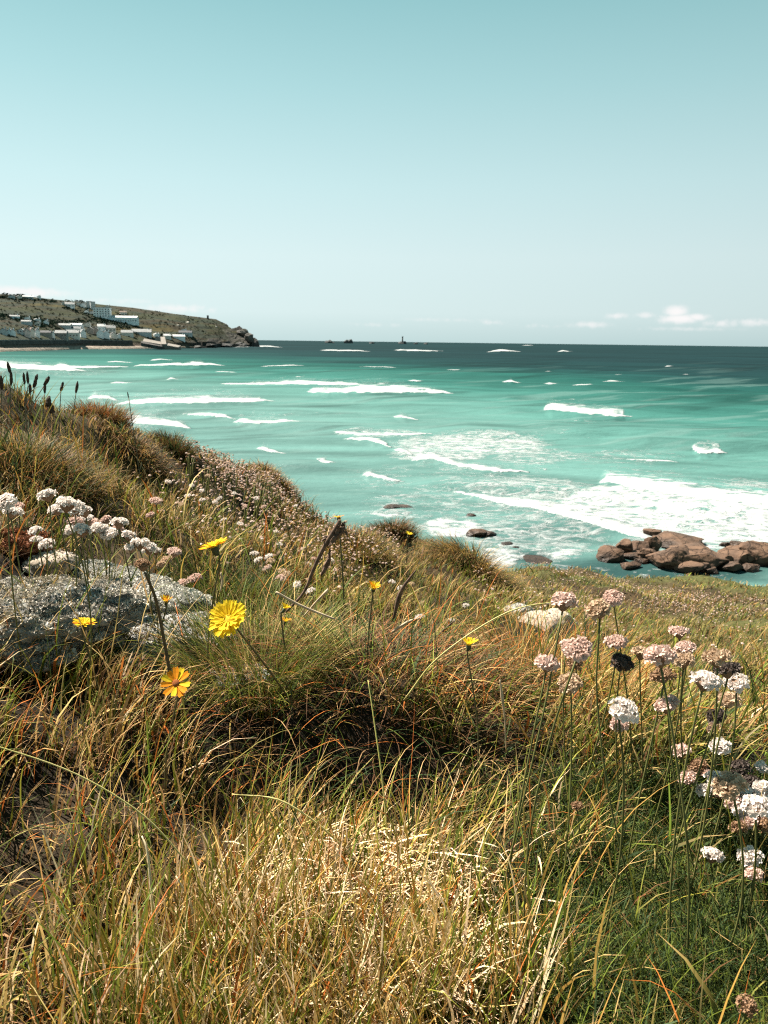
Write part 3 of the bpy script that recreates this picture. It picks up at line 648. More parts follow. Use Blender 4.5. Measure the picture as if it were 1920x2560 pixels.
def rockmat(name, a, b, c, scale, wetz=None, bump=.06):
    """granite: two tones, dark cracks, wet band by the waterline"""
    m, nt, out = mat(name); L = nt.links
    p = N(nt, 'ShaderNodeBsdfPrincipled'); p.inputs['Roughness'].default_value = .85; p.inputs['Specular IOR Level'].default_value = .25
    g = N(nt, 'ShaderNodeNewGeometry')
    n1 = N(nt, 'ShaderNodeTexNoise'); n1.inputs['Scale'].default_value = scale; n1.inputs['Detail'].default_value = 9; n1.inputs['Roughness'].default_value = .65
    n2 = N(nt, 'ShaderNodeTexNoise'); n2.inputs['Scale'].default_value = scale * .35; n2.inputs['Detail'].default_value = 4
    vo = N(nt, 'ShaderNodeTexVoronoi', feature='DISTANCE_TO_EDGE'); vo.inputs['Scale'].default_value = scale * .5
    for n_ in (n1, n2): L.new(g.outputs['Position'], n_.inputs['Vector'])
    wv = N(nt, 'ShaderNodeVectorMath', operation='MULTIPLY_ADD'); wv.inputs[1].default_value = (.9 / scale,) * 3
    L.new(n1.outputs['Color'], wv.inputs[0]); L.new(g.outputs['Position'], wv.inputs[2]); L.new(wv.outputs[0], vo.inputs['Vector'])
    def mr(src, a0, a1, b0=0, b1=1):
        q = N(nt, 'ShaderNodeMapRange'); q.inputs['From Min'].default_value = a0; q.inputs['From Max'].default_value = a1; q.inputs['To Min'].default_value = b0; q.inputs['To Max'].default_value = b1
        L.new(src, q.inputs['Value']); return q.outputs[0]
    def mix(f, x, y):
        q = N(nt, 'ShaderNodeMix', data_type='RGBA'); L.new(f, q.inputs['Factor'])
        for s, i in ((x, 6), (y, 7)):
            if isinstance(s, tuple): q.inputs[i].default_value = (*s, 1)
            else: L.new(s, q.inputs[i])
        return q.outputs[2]
    base = mix(mr(n1.outputs['Fac'], .38, .62), a, b)
    base = mix(mr(n2.outputs['Fac'], .50, .66, 0, .8), base, c)
    crk = mr(vo.outputs['Distance'], .0, .035, .8, 0)
    base = mix(crk, base, tuple(x * .3 for x in a))
    if wetz is not None:
        sz = N(nt, 'ShaderNodeSeparateXYZ'); L.new(g.outputs['Position'], sz.inputs[0])
        zz = N(nt, 'ShaderNodeMath', operation='MULTIPLY_ADD'); zz.inputs[1].default_value = -.5; L.new(n2.outputs['Fac'], zz.inputs[0]); L.new(sz.outputs['Z'], zz.inputs[2])
        wf = mr(zz.outputs[0], wetz - .35, wetz + .15, 1, 0); base = mix(wf, base, tuple(x * .22 for x in a))
        L.new(mr(wf, 0, 1, .85, .4), p.inputs['Roughness'])
    L.new(base, p.inputs['Base Color'])
    hh = N(nt, 'ShaderNodeMath', operation='MULTIPLY_ADD'); hh.inputs[1].default_value = -.5; L.new(crk, hh.inputs[0]); L.new(n1.outputs['Fac'], hh.inputs[2])
    bp = N(nt, 'ShaderNodeBump'); bp.inputs['Strength'].default_value = 1; bp.inputs['Distance'].default_value = bump
    L.new(hh.outputs[0], bp.inputs['Height']); L.new(bp.outputs[0], p.inputs['Normal']); L.new(p.outputs[0], out.inputs[0])
    return m
granite = rockmat('brown_granite', (.084, .046, .027), (.120, .070, .043), (.050, .031, .021), 2.2, .12, .10)
SR = [  # cx, base_y, w, h, cat label, tilt
    (1524, 1405, 60, 52, 'blocky brown rock at the seaward left end of the sea rocks', 3),
    (1561, 1390, 40, 56, 'leaning slab-like rock behind the blocky left-end rock', 12),
    (1598, 1384, 48, 46, 'squarish rock in the middle of the left cluster of sea rocks', -5),
    (1634, 1382, 44, 52, 'upright rock carrying the topmost stone of the sea rocks', 0),
    (1640, 1343, 50, 22, 'topmost rounded stone of the sea rocks, touching the white surf', 4),
    (1704, 1368, 112, 34, 'long flat-topped rock at the back of the sea rocks', -2),
    (1594, 1398, 64, 22, 'low flat rock in the wet gap of the left cluster', 0),
    (1580, 1424, 50, 24, 'small low rock alone in front of the left cluster', 0),
    (1632, 1404, 62, 34, 'sloping rock between the left cluster and the largest rock', -10),
    (1704, 1430, 122, 72, 'largest brown rock with a broad sloping top', -8),
    (1768, 1428, 130, 66, 'broad humped rock right of the largest one', 4),
    (1726, 1436, 60, 42, 'dark-fronted rock at the waterline before the largest rock', 0),
    (1763, 1434, 42, 32, 'small round rock in front of the humped rock', 0),
    (1806, 1424, 58, 46, 'cracked rock at the right shoulder of the humped rock', 5),
    (1836, 1432, 52, 32, 'low round rock with wet dark foot near the right end', 0),
    (1862, 1418, 96, 56, 'wide rock between the low round one and the right edge', -3),
    (1905, 1418, 90, 74, 'tall dark-faced rock cut by the right edge of the picture', 4),
    (1852, 1371, 48, 18, 'low rock lying in the surf behind the main group', 0),
    (1815, 1366, 22, 14, 'tiniest rock in the surf behind the main group', 0),
    (2010, 1420, 130, 70, 'brown rock beyond the tall dark-faced rock', 2),
    (1650, 1412, 40, 20, 'small angular stone wedged below the sloping rock', 8),
    (1672, 1424, 34, 18, 'small wet stone at the foot of the largest rock', -6),
    (1548, 1404, 30, 20, 'small stone leaning on the right of the blocky left-end rock', 10),
    (1660, 1356, 44, 16, 'flat stone behind the topmost rounded stone', 0),
    (1612, 1412, 36, 16, 'little dark stone in the wet gap before the sloping rock', 5),
    (1786, 1438, 34, 20, 'little stone right of the small round waterline rock', 0),
    (1745, 1368, 40, 18, 'wedge of stone at the right end of the long flat-topped rock', -8),
    (1880, 1432, 40, 22, 'little wet stone below the tall dark-faced rock', 0),
    (978, 1272, 44, 10, 'flat rock awash close under the grassy bank', 0),
    (1010, 1270, 40, 6, 'thin ledge awash beside the flat rock', 0),
    (1196, 1342, 56, 26, 'low brown double rock ringed by foam, nearer half', -4),
    (1222, 1340, 36, 20, 'dark half of the foam-ringed double rock', 0),
    (1178, 1291, 26, 8, 'tiny rock tip breaking the foam beyond the double rock', 0),
    (1268, 1362, 30, 8, 'low wet rock in the foam right of the double rock', 0),
    (1292, 1370, 18, 5, 'small wet rock tip farthest right in the nearshore foam', 0),
    (1345, 1408, 70, 7, 'dark wet ledge at the foot of the grassy slope', 0),
]
for k, (cx, by, w_, h_, lab, tilt) in enumerate(SR):
    d0 = fwd + rgt * (cx - 960) / F - upv * (by - 1280) / F
    s_ = 12.5 / -d0[2]; P0 = CAM + d0 * s_; mp_ = np.linalg.norm(P0 - CAM) / F
    W_, H_ = w_ * mp_, h_ * mp_ * (.76 if cx > 1450 else .62)
    big = H_ > .5
    me = boulder_mesh('sea_rock', (W_ * .60, W_ * random.uniform(.45, .62), H_ * (.60 if big else .75)), 20 + k, granite, 14, 5 if w_ > 30 else 3, .10, .78, .03)
    o_ = obj('sea_rock', me, None, None, (P0[0], P0[1] + W_ * .35, H_ * (.36 if big else .22)))
    o_.rotation_euler = (R(random.uniform(-4, 4)), R(-tilt), random.uniform(-.4, .4) + (math.pi if random.random() < .5 else 0))
    tag(o_, lab, 'rock', 'brown rocks in the sea')
# rock in the harbour mouth
q = on_headland(495, 868); d_ = np.array((q[0], q[1])) ; mp_ = np.linalg.norm(d_) / F
o_ = obj('harbour_rock', boulder_mesh('harbour_rock', (9 * mp_ * 1.1, 7 * mp_, 5.5 * mp_), 91, rocks_m, 8, 3, .2, .3), None, None, (q[0] * .985, q[1] * .985, .8))
tag(o_, 'dark rock standing in the water at the harbour mouth', 'rock')
# rocks of the point
for k, (cx, by, w_, h_, lab) in enumerate([(640, 866, 16, 20, 'dark rounded crag at the very tip of the headland'), (622, 850, 20, 26, 'square-topped crag behind the tip of the headland'), (600, 866, 30, 14, 'dark wet ledge under the headland point'), (566, 867, 34, 12, 'dark wet ledge along the foot of the headland cliff'), (530, 867, 36, 10, 'low dark ledge below the grassy headland slope'), (604, 836, 22, 14, 'grey crag on the shoulder of the headland')]):
    q = on_headland(min(cx, 648), by); mp_ = np.linalg.norm(q[:2]) / F
    o_ = obj('crag', boulder_mesh('crag', (w_ * mp_ * .6, w_ * mp_ * .6, h_ * mp_ * .55), 110 + k, simple('crag_rock_%d' % k, (.085, .076, .066) if k in (1, 5) else (.04, .038, .036), .9, .45, .12, 1.0), 10, 4, .25, .6, .08), None, None, (q[0], q[1] - 2, q[2] + h_ * mp_ * .2))
    tag(o_, lab, 'crag', 'crags of the headland point')
for k, (cx, by, w_, lab) in enumerate([(446, 815, 5, 'pale outcrop on the turf, first of the scattered stones'), (456, 816, 4, 'tiny pale outcrop next to the first scattered stone'), (470, 807, 7, 'largest pale outcrop on the headland turf'), (541, 817, 4, 'pale outcrop below the lookout hut'), (562, 811, 4, 'pale stone near the headland shoulder')]):
    q = on_headland(cx, by); mp_ = np.linalg.norm(q[:2]) / F
    o_ = obj('outcrop', boulder_mesh('outcrop', (w_ * mp_ * .7, w_ * mp_ * .6, w_ * mp_ * .5), 130 + k, simple('pale_outcrop_%d' % k, (.36, .33, .28), .9, .2, .3), 8, 3, .2), None, None, tuple(q))
    tag(o_, lab, 'outcrop', 'pale stones on the headland')
# lookout hut on the ridge
q = on_headland(520, 797); mp_ = np.linalg.norm(q[:2]) / F; lk = empty('lookout_hut', tuple(q - np.array((0, 0, .5))))
obj('wall', MB().box((0, 0, 0), (4.2 * mp_, 4 * mp_, 7.5 * mp_), 0, .9).mesh('wall', simple('lookout_stone', (.07, .065, .06), .9, .2, .4)), None, lk)
obj('roof', MB().box((0, 0, 7.5 * mp_ + .003), (4.6 * mp_, 4.4 * mp_, 1.2 * mp_), 0, .7).mesh('roof', RM['dark']), None, lk)
obj('buttress', MB().box((-3 * mp_, 1, -1), (3 * mp_, 3 * mp_, 4 * mp_), 0, .6).mesh('buttress', simple('lookout_buttress', (.16, .145, .12), .9, .2, .4)), None, lk)
tag(lk, 'small dark lookout hut on the ridge of the headland', 'hut')

# ------------------------------------------------------------------ lighthouse and reef on the horizon
LD = 4700.0
reefm = simple('reef_rock', (.05, .055, .055), .9, .3, .01)
def reef(cx, w_, h_, lab, seed):
    q = at(cx, 860, LD); mp_ = LD / F
    o_ = obj('reef_islet', boulder_mesh('reef_islet', (w_ * mp_ * .5, w_ * mp_ * .4, h_ * mp_ * 1.25), seed, reefm, 12, 4, .35, .1, .12), None, None, (q[0], q[1], 0))
    tag(o_, lab, 'islet', 'reef islets on the horizon'); return q
reef(824, 26, 6.5, 'first jagged islet from the headland on the horizon', 201); reef(872, 22, 9, 'second jagged islet with a pointed top on the horizon', 202)
reef(930, 14, 4, 'small low islet between the pointed one and the lighthouse', 203); ql = reef(1006, 20, 6, 'islet carrying the lighthouse', 204); reef(1040, 12, 4, 'low islet just right of the lighthouse', 205); reef(1064, 14, 4.5, 'farthest right low islet of the reef', 206)
lh = empty('lighthouse', (ql[0], ql[1], 8)); mp_ = LD / F
grey = simple('lighthouse_granite', (.12, .13, .13), .9, .15, .05)
mb = MB(); mb.tube([(0, 0, 0), (0, 0, 4), (0, 0, 12), (0, 0, 28)], [7.5, 5.8, 4.8, 4.0], 16); obj('tower', mb.mesh('tower', grey, True), None, lh)
obj('gallery', MB().tube([(0, 0, 28.02), (0, 0, 29)], [5.2, 5.2], 16).mesh('gallery', grey), None, lh)
la_ = obj('lantern', MB().tube([(0, 0, 29.02), (0, 0, 33)], [3.2, 3.2], 12).mesh('lantern', GLASS), None, lh); obj('cap', MB().tube([(0, 0, 33.02), (0, 0, 35.2)], [3.5, .4], 12).mesh('cap', RM['dark']), None, la_)
obj('helideck', MB().tube([(0, 0, 36.5), (0, 0, 37.2)], [7, 7], 12).mesh('helideck', grey), None, lh)
for k in range(4):
    a_ = k * math.pi / 2 + .7; obj('deck_post', MB().tube([(4.4 * math.cos(a_), 4.4 * math.sin(a_), 29.0), (5 * math.cos(a_), 5 * math.sin(a_), 36.5)], .25, 5).mesh('deck_post', grey), None, lh)
tag(lh, 'grey lighthouse tower with a helideck standing on the horizon reef', 'lighthouse')

# ================================================================== THE GRASSY BANK
LAND = {  # photograph column -> (row, horizontal distance) of the ground, last = brow of the bank
    -520: [(2560, .62), (2200, .80), (1900, 1.0), (1700, 1.15), (1500, 1.4), (1300, 1.8), (1100, 2.4), (860, 3.1)],
    0: [(2560, .58), (2200, .76), (1900, .96), (1700, 1.12), (1550, 1.28), (1400, 1.55), (1250, 1.95), (1100, 2.5), (958, 3.0)],
    320: [(2560, .57), (2200, .74), (1900, .96), (1700, 1.18), (1550, 1.42), (1400, 1.85), (1280, 2.4), (1160, 3.0), (1062, 3.5)],
    480: [(2560, .565), (2200, .735), (1900, .955), (1700, 1.2), (1550, 1.5), (1400, 2.0), (1300, 2.6), (1200, 3.3), (1128, 4.0)],
    640: [(2560, .56), (2200, .73), (1900, .95), (1700, 1.22), (1550, 1.65), (1450, 2.1), (1350, 2.9), (1260, 3.8), (1190, 4.6)],
    960: [(2560, .56), (2200, .73), (1900, .94), (1750, 1.12), (1600, 1.75), (1500, 2.5), (1420, 4.0), (1360, 5.6), (1322, 7.0)],
    1280: [(2560, .56), (2200, .74), (1900, .97), (1760, 1.25), (1660, 1.8), (1560, 3.2), (1490, 6.0), (1440, 9.5), (1408, 14.)],
    1600: [(2560, .57), (2200, .76), (1920, 1.02), (1800, 1.35), (1700, 2.2), (1610, 4.5), (1545, 8.0), (1505, 13.), (1470, 20.)],
    1920: [(2560, .58), (2200, .80), (1940, 1.12), (1810, 1.6), (1710, 2.8), (1620, 5.5), (1550, 10.), (1518, 16.), (1502, 22.)],
    2440: [(2560, .62), (2200, .88), (1940, 1.25), (1810, 1.8), (1710, 3.2), (1620, 6.), (1550, 11.), (1515, 17.), (1490, 25.)],
}
pts, vals, eA, eR = [], [], [], []
def add(p): pts.append((math.atan2(p[0], p[1]), math.log(math.hypot(p[0], p[1])))); vals.append(p[2])
for cx, lst in LAND.items():
    for (y, r_) in lst: add(at(cx, y, r_))
    ye, re = lst[-1]; e = at(cx, ye, re); a_ = math.atan2(e[0], e[1]); eA.append(a_); eR.append(re)
    def polar(r_, z): return np.array((math.sin(a_) * r_, math.cos(a_) * r_, z))
    slope = (e[2] - 12.5) / re
    add(polar(re * 1.22, 12.5 + slope * re * 1.22 - .13 * re)); add(polar(re * 1.6, 12.5 + slope * re * 1.6 - .45 * re))
    rs = max(27, re * 1.55); add(polar(rs, min(-.8, 0))); add(polar(rs * 1.35, -2.5)); add(polar(75, -4))
    if re * 1.6 < 12: add(polar(12, 12.5 + slope * 12 - 4.2))
    for r_ in (.06, .2, .38): p_ = at(cx, 2560, lst[0][1]); add(polar(r_, p_[2] - .02))
for a_ in (-1.9, -1.5, -1.15, 1.15, 1.5, 1.9):
    s_ = -1 if a_ < 0 else 1
    for r_, z in ((.06, 11.93), (.3, 11.93), (.6, 11.93 + (.03 if s_ < 0 else -.02)), (1.2, 11.97 if s_ < 0 else 11.85), (3, 12.5 if s_ < 0 else 11.2), (8, 11.5 if s_ < 0 else 9.5), (20, 6 if s_ < 0 else 5.5), (32, -.8), (75, -4)):
        pts.append((a_, math.log(r_))); vals.append(z)
pts = np.array(pts) / np.array((.36, .80)); vals = np.array(vals)
dm = np.hypot(pts[:, None, 0] - pts[None, :, 0], pts[:, None, 1] - pts[None, :, 1])
Amat = np.block([[dm, np.ones((len(pts), 1)), pts], [np.ones((1, len(pts))), np.zeros((1, 3))], [pts.T, np.zeros((2, 3))]])
Amat[:len(pts), :len(pts)] -= np.eye(len(pts)) * .004
coef = np.linalg.solve(Amat, np.concatenate([vals, np.zeros(3)]))
GA_, GL_ = np.linspace(-1.95, 1.95, 420), np.linspace(math.log(.05), math.log(72), 380)
ga, gl = np.meshgrid(GA_, GL_, indexing='ij')
q_ = np.stack([ga.ravel() / .36, gl.ravel() / .80], 1)
gz = np.empty(len(q_))
for i in range(0, len(q_), 20000):
    s = q_[i:i + 20000]; d_ = np.hypot(s[:, None, 0] - pts[None, :, 0], s[:, None, 1] - pts[None, :, 1])
    gz[i:i + 20000] = d_ @ coef[:len(pts)] + coef[len(pts)] + s @ coef[len(pts) + 1:]
gz = gz.reshape(ga.shape)
for _ in range(5):
    g2 = gz.copy(); g2[1:-1, 1:-1] = (gz[1:-1, 1:-1] * 2 + gz[:-2, 1:-1] + gz[2:, 1:-1] + gz[1:-1, :-2] + gz[1:-1, 2:]) / 6; gz = g2
o_ = np.argsort(eA); EA, ER = np.array(eA)[o_], np.array(eR)[o_]
def edge_r(a_): return np.interp(a_, EA, ER)
grr = np.exp(gl)
GXX, GYY = np.sin(ga) * grr, np.cos(ga) * grr
gz += (fbm(GXX / .35, GYY / .35, 7, 3) - .5) * np.clip(grr * .09, .03, .25) + (fbm(GXX / 2.2, GYY / 2.2, 13, 3) - .5) * np.clip((grr - 2) * .07, 0, .7) * (grr < 30)
gz += (fbm(GXX / .11, GYY / .11, 19, 2) - .5) * .06 * np.exp(-(grr / 1.9) ** 2) * (grr > .2)
# mounds under tussocks: (pixel of the mound's foot, distance, radius, height)
TUS = [(930, 1790, 1.12, .34, .06), (1170, 1500, 4.6, .26, .14), (60, 1180, 2.15, .22, .05), (330, 1150, 3.0, .14, .04), (250, 1075, 3.2, .13, .02), (430, 1085, 3.5, .12, .03), (985, 1370, 5.2, .20, .08), (640, 1215, 4.4, .25, .02), (560, 1450, 1.9, .16, .03), (880, 1440, 3.4, .2, .06)]
for (px_, py_, r_, rad, hh) in TUS:
    c = at(px_, py_, r_); gz += hh * np.exp(-((GXX - c[0]) ** 2 + (GYY - c[1]) ** 2) / (rad * .62) ** 2)
# hollow in front of the big tussock
c = at(880, 1930, .90); gz -= .13 * np.exp(-(((GXX - c[0]) / .19) ** 2 + ((GYY - c[1]) / .10) ** 2))
def ground_z(x, y):
    a_ = np.arctan2(x, y); l_ = np.log(np.maximum(np.hypot(x, y), .051))
    u = np.clip((a_ - GA_[0]) / (GA_[1] - GA_[0]), 0, len(GA_) - 1.001); v = np.clip((l_ - GL_[0]) / (GL_[1] - GL_[0]), 0, len(GL_) - 1.001)
    i, j = np.floor(u).astype(int), np.floor(v).astype(int); fu, fv = u - i, v - j
    return (gz[i, j] * (1 - fu) + gz[i + 1, j] * fu) * (1 - fv) + (gz[i, j + 1] * (1 - fu) + gz[i + 1, j + 1] * fu) * fv
GP = np.stack([GXX.ravel(), GYY.ravel(), gz.ravel()], 1)
n_a = fbm(GP[:, 0] * 3, GP[:, 1] * 3, 101, 4); n_b = fbm(GP[:, 0] * .5, GP[:, 1] * .5, 105, 3)
soil = np.array((.012, .009, .006)); thatch = np.array((.040, .027, .014)); turf = np.array((.055, .056, .018)); crock = np.array((.10, .075, .055))
gc = soil + (thatch - soil) * sstep(.35, .65, n_a)[:, None]
fr = sstep(2, 6, np.hypot(GP[:, 0], GP[:, 1]))
gc = gc + ((turf + (thatch - turf) * sstep(.35, .7, n_b)[:, None]) - gc) * fr[:, None]
past = np.clip((np.hypot(GP[:, 0], GP[:, 1]) / edge_r(np.arctan2(GP[:, 0], GP[:, 1])) - 1.15) / .25, 0, 1)
gc = gc + (crock - gc) * past[:, None]
ground = tag(obj('grassy_bank', mesh_np('grassy_bank', GP, grid_faces(*ga.shape), col=gc, smooth=True), attr_mat('bank_soil', .95, .1, 0, 14, .5, .01)),
             'earthy coastal bank falling away from the viewer to the sea', 'bank', kind='structure')

# ------------------------------------------------------------------ grass
PAL = {k: np.array(v) for k, v in dict(
    green=(.108, .138, .020), lime=(.20, .195, .026), olive=(.145, .112, .028), dark=(.035, .056, .018), blue=(.068, .088, .022),
    straw=(.48, .315, .125), pale=(.64, .475, .29), gold=(.42, .245, .060), rust=(.40, .120, .026), umber=(.095, .046, .020), tan=(.28, .160, .072)).items()}
def pick(names, w, n):
    idx = rng.choice(len(names), n, p=np.array(w) / sum(w)); c = np.stack([PAL[k] for k in names])[idx]
    return c * rng.uniform(.72, 1.28, (n, 1)) * rng.uniform(.93, 1.07, (n, 3))
def blade_arrays(P, Ln, Wd, laz, t0, t1, col, seg=4, tipc=None, pw=1.4, flat=None):
    n = len(P); t = np.linspace(0, 1, seg + 1)
    tilt = t0[:, None] + (t1 - t0)[:, None] * (t[None] ** pw)
    mid = (tilt[:, 1:] + tilt[:, :-1]) / 2; st = (Ln / seg)[:, None]
    X = np.concatenate([np.zeros((n, 1)), np.cumsum(np.sin(mid) * st, 1)], 1); Z = np.concatenate([np.zeros((n, 1)), np.cumsum(np.cos(mid) * st, 1)], 1)
    hx_, hy_ = np.sin(laz)[:, None], np.cos(laz)[:, None]
    swv = rng.normal(0, .05, (n, 1)) * Ln[:, None] * np.sin(t[None] * math.pi)
    cx_ = P[:, 0:1] + hx_ * X + hy_ * swv; cy_ = P[:, 1:2] + hy_ * X - hx_ * swv; cz_ = P[:, 2:3] + Z
    ph = laz + math.pi / 2 + rng.normal(0, .7, n) if flat is None else flat
    wv_ = (Wd[:, None] / 2) * (1 - t[None] ** 2.2 * .92) * (0.75 + .25 * np.minimum(t[None] * 4, 1))
    sx_, sy_ = np.sin(ph)[:, None] * wv_, np.cos(ph)[:, None] * wv_
    A_ = np.stack([cx_ - sx_, cy_ - sy_, cz_], 2); B_ = np.stack([cx_ + sx_, cy_ + sy_, cz_], 2)
    V_ = np.concatenate([A_, B_[:, :-1]], 1)                      # A0..Aseg, B0..Bseg-1
    nv = 2 * seg + 1; base = (np.arange(n) * nv)[:, None]
    q4 = [np.stack([base[:, 0] + i, base[:, 0] + seg + 1 + i, base[:, 0] + seg + 2 + i, base[:, 0] + i + 1], 1) for i in range(seg - 1)]
    q3 = np.stack([base[:, 0] + seg - 1, base[:, 0] + 2 * seg, base[:, 0] + seg], 1)
    tc_ = col if tipc is None else tipc
    cc = col[:, None, :] + (tc_ - col)[:, None, :] * (np.concatenate([t, t[:-1]])[None, :, None] ** 2)
    return V_.reshape(-1, 3), (np.concatenate(q4) if q4 else np.zeros((0, 4), int)), q3, cc.reshape(-1, 3)
def blades(name, sets, mt, parent=None, origin=None):
    Vs, Qs, Ts, Cs, b = [], [], [], [], 0
    for s in sets:
        V_, q4, q3, c_ = s; Vs.append(V_); Qs.append(q4 + b); Ts.append(q3 + b); Cs.append(c_); b += len(V_)
    V_ = np.concatenate(Vs)
    if origin is not None: V_ = V_ - np.array(origin)
    return obj(name, mesh_np(name, V_, np.concatenate(Qs), np.concatenate(Ts), col=np.concatenate(Cs)), mt, parent)
grass_m = attr_mat('grass_blade', .6, .10, .24)
def in_ell(px_, py_, e): return ((px_ - e[0]) / e[2]) ** 2 + ((py_ - e[1]) / e[3]) ** 2 < 1
def sample(n, rmin, rmax, a0=R(-46), a1=R(44), over=1.06):
    a_ = rng.uniform(a0, a1, n); l_ = rng.uniform(math.log(rmin), math.log(rmax), n); r_ = np.exp(l_)
    ok = r_ < edge_r(a_) * over; a_, r_ = a_[ok], r_[ok]
    x, y = np.sin(a_) * r_, np.cos(a_) * r_; z = ground_z(x, y) - .004
    return np.stack([x, y, z], 1), r_
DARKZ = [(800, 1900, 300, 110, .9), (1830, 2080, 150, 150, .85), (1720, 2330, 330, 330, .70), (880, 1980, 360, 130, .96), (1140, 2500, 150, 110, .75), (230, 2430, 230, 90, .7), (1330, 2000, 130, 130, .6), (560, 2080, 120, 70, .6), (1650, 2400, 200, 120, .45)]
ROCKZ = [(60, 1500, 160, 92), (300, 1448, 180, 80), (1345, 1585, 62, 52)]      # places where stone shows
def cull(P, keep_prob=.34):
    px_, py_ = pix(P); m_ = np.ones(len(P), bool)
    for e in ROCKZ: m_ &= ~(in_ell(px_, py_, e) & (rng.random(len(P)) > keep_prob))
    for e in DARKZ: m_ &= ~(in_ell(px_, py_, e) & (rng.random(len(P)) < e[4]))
    r2 = np.hypot(P[:, 0], P[:, 1]); k_ = fbm(P[:, 0] / .075, P[:, 1] / .075, 191, 2)
    m_ &= (r2 > 2.6) | (k_ > rng.uniform(.27, .72, len(P)))
    return m_
sets = []
def zone_mix(P, px_, py_, r_):
    """per-root species weights, by where the root grows"""
    n = len(P); w = np.zeros((n, 11)); K = list(PAL)
    def addw(mask, d):
        for k, v in d.items(): w[:, K.index(k)] += mask * v
    x, y = P[:, 0], P[:, 1]; nz = fbm(x * 1.1 / np.maximum(r_, 1) * 3, y * 1.1 / np.maximum(r_, 1) * 3, 131, 3); nz2 = fbm(x * 3 / np.maximum(r_ / 2, 1), y * 3 / np.maximum(r_ / 2, 1), 137, 3)
    addw(np.ones(n), dict(green=.75, olive=.8, straw=.38, dark=1.3, tan=.55, umber=1.2, gold=.3, rust=.22, lime=.2))
    addw(sstep(.5, .62, nz), dict(green=2.2, lime=.9)); addw(1 - sstep(.38, .5, nz), dict(tan=1.6, straw=.9, gold=.7, umber=.5)); addw(sstep(.55, .68, nz2), dict(rust=.6, umber=.9))
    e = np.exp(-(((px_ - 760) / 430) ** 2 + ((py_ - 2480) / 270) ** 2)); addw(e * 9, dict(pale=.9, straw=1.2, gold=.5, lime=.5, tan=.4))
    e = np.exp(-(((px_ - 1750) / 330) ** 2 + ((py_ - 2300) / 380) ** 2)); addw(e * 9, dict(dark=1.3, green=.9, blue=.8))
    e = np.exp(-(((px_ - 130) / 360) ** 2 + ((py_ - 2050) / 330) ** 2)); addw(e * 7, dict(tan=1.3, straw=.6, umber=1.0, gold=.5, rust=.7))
    e = np.exp(-(((px_ - 650) / 230) ** 2 + ((py_ - 1560) / 130) ** 2)); addw(e * 4, dict(green=1.2, lime=.4, olive=.4))
    e = np.exp(-(((px_ - 1230) / 120) ** 2 + ((py_ - 1580) / 70) ** 2)); addw(e * 6, dict(green=1.2, lime=.6))
    e = np.exp(-(((px_ - 1400) / 260) ** 2 + ((py_ - 1460) / 34) ** 2)); addw(e * 5, dict(lime=.9, green=.9, olive=.6))
    e = np.exp(-(((px_ - 1450) / 160) ** 2 + ((py_ - 1760) / 120) ** 2)); addw(e * 4, dict(rust=.7, gold=1.0, tan=.8))
    e = np.exp(-(((px_ - 330) / 260) ** 2 + ((py_ - 1120) / 110) ** 2)); addw(e * 3, dict(gold=.8, olive=1.0, tan=.6, umber=.9))
    addw(sstep(1.25, 1.8, r_) * 2.0, dict(umber=1.5, dark=1.5, olive=.5, tan=.3))
    far = sstep(5, 9, r_); addw(far * 2.0, dict(olive=1.2, gold=.4, tan=.6, lime=.25, umber=.5, dark=.4))
    w /= w.sum(1, keepdims=True); c = np.cumsum(w, 1); idx = (rng.random((n, 1)) > c).sum(1).clip(0, 10)
    pal = np.stack([PAL[k] for k in K]); col = pal[idx] * rng.uniform(.7, 1.3, (n, 1)) * rng.uniform(.92, 1.08, (n, 3))
    return col, idx
def field(n, rmin, rmax, lmin, lmax, wk, wmin, seg, a0=R(-46), a1=R(44), bend=(.5, 1.5)):
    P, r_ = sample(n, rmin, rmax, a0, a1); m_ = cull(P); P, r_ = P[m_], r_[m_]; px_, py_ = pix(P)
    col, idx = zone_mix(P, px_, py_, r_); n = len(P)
    patch = np.clip(.15 + 1.75 * fbm(P[:, 0] * 3.2, P[:, 1] * 3.2, 151, 3), .35, 1.5)
    Ln = rng.uniform(lmin, lmax, n) * patch
    Wd = np.maximum(wmin, r_ * wk) * rng.uniform(.6, 1.5, n) * np.where(rng.random(n) < .12, 2.3, 1.0)
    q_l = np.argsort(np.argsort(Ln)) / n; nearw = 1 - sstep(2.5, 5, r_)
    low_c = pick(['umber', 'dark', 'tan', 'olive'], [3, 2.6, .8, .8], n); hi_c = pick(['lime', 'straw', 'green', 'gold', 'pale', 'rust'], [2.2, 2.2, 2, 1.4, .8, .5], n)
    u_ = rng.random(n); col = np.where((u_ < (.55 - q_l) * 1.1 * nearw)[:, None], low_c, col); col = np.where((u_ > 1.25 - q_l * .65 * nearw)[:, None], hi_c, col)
    wind = fbm(P[:, 0] * 1.4, P[:, 1] * 1.4, 161, 2) * 5 - .6
    laz = wind + rng.normal(0, 1.1, n)
    t0 = np.abs(rng.normal(.22, .22, n)); t1 = t0 + rng.uniform(*bend, n)
    tip = np.where((rng.random(n) < .4)[:, None], PAL['straw'] * rng.uniform(.6, 1.1, (n, 1)), col)
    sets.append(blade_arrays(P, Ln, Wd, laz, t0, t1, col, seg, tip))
# close sward, thinning with distance
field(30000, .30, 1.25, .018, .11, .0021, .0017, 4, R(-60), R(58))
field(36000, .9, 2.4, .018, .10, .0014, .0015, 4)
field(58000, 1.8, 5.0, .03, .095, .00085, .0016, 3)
field(64000, 4.0, 24.0, .05, .12, .00075, .003, 3, R(-30), R(44))
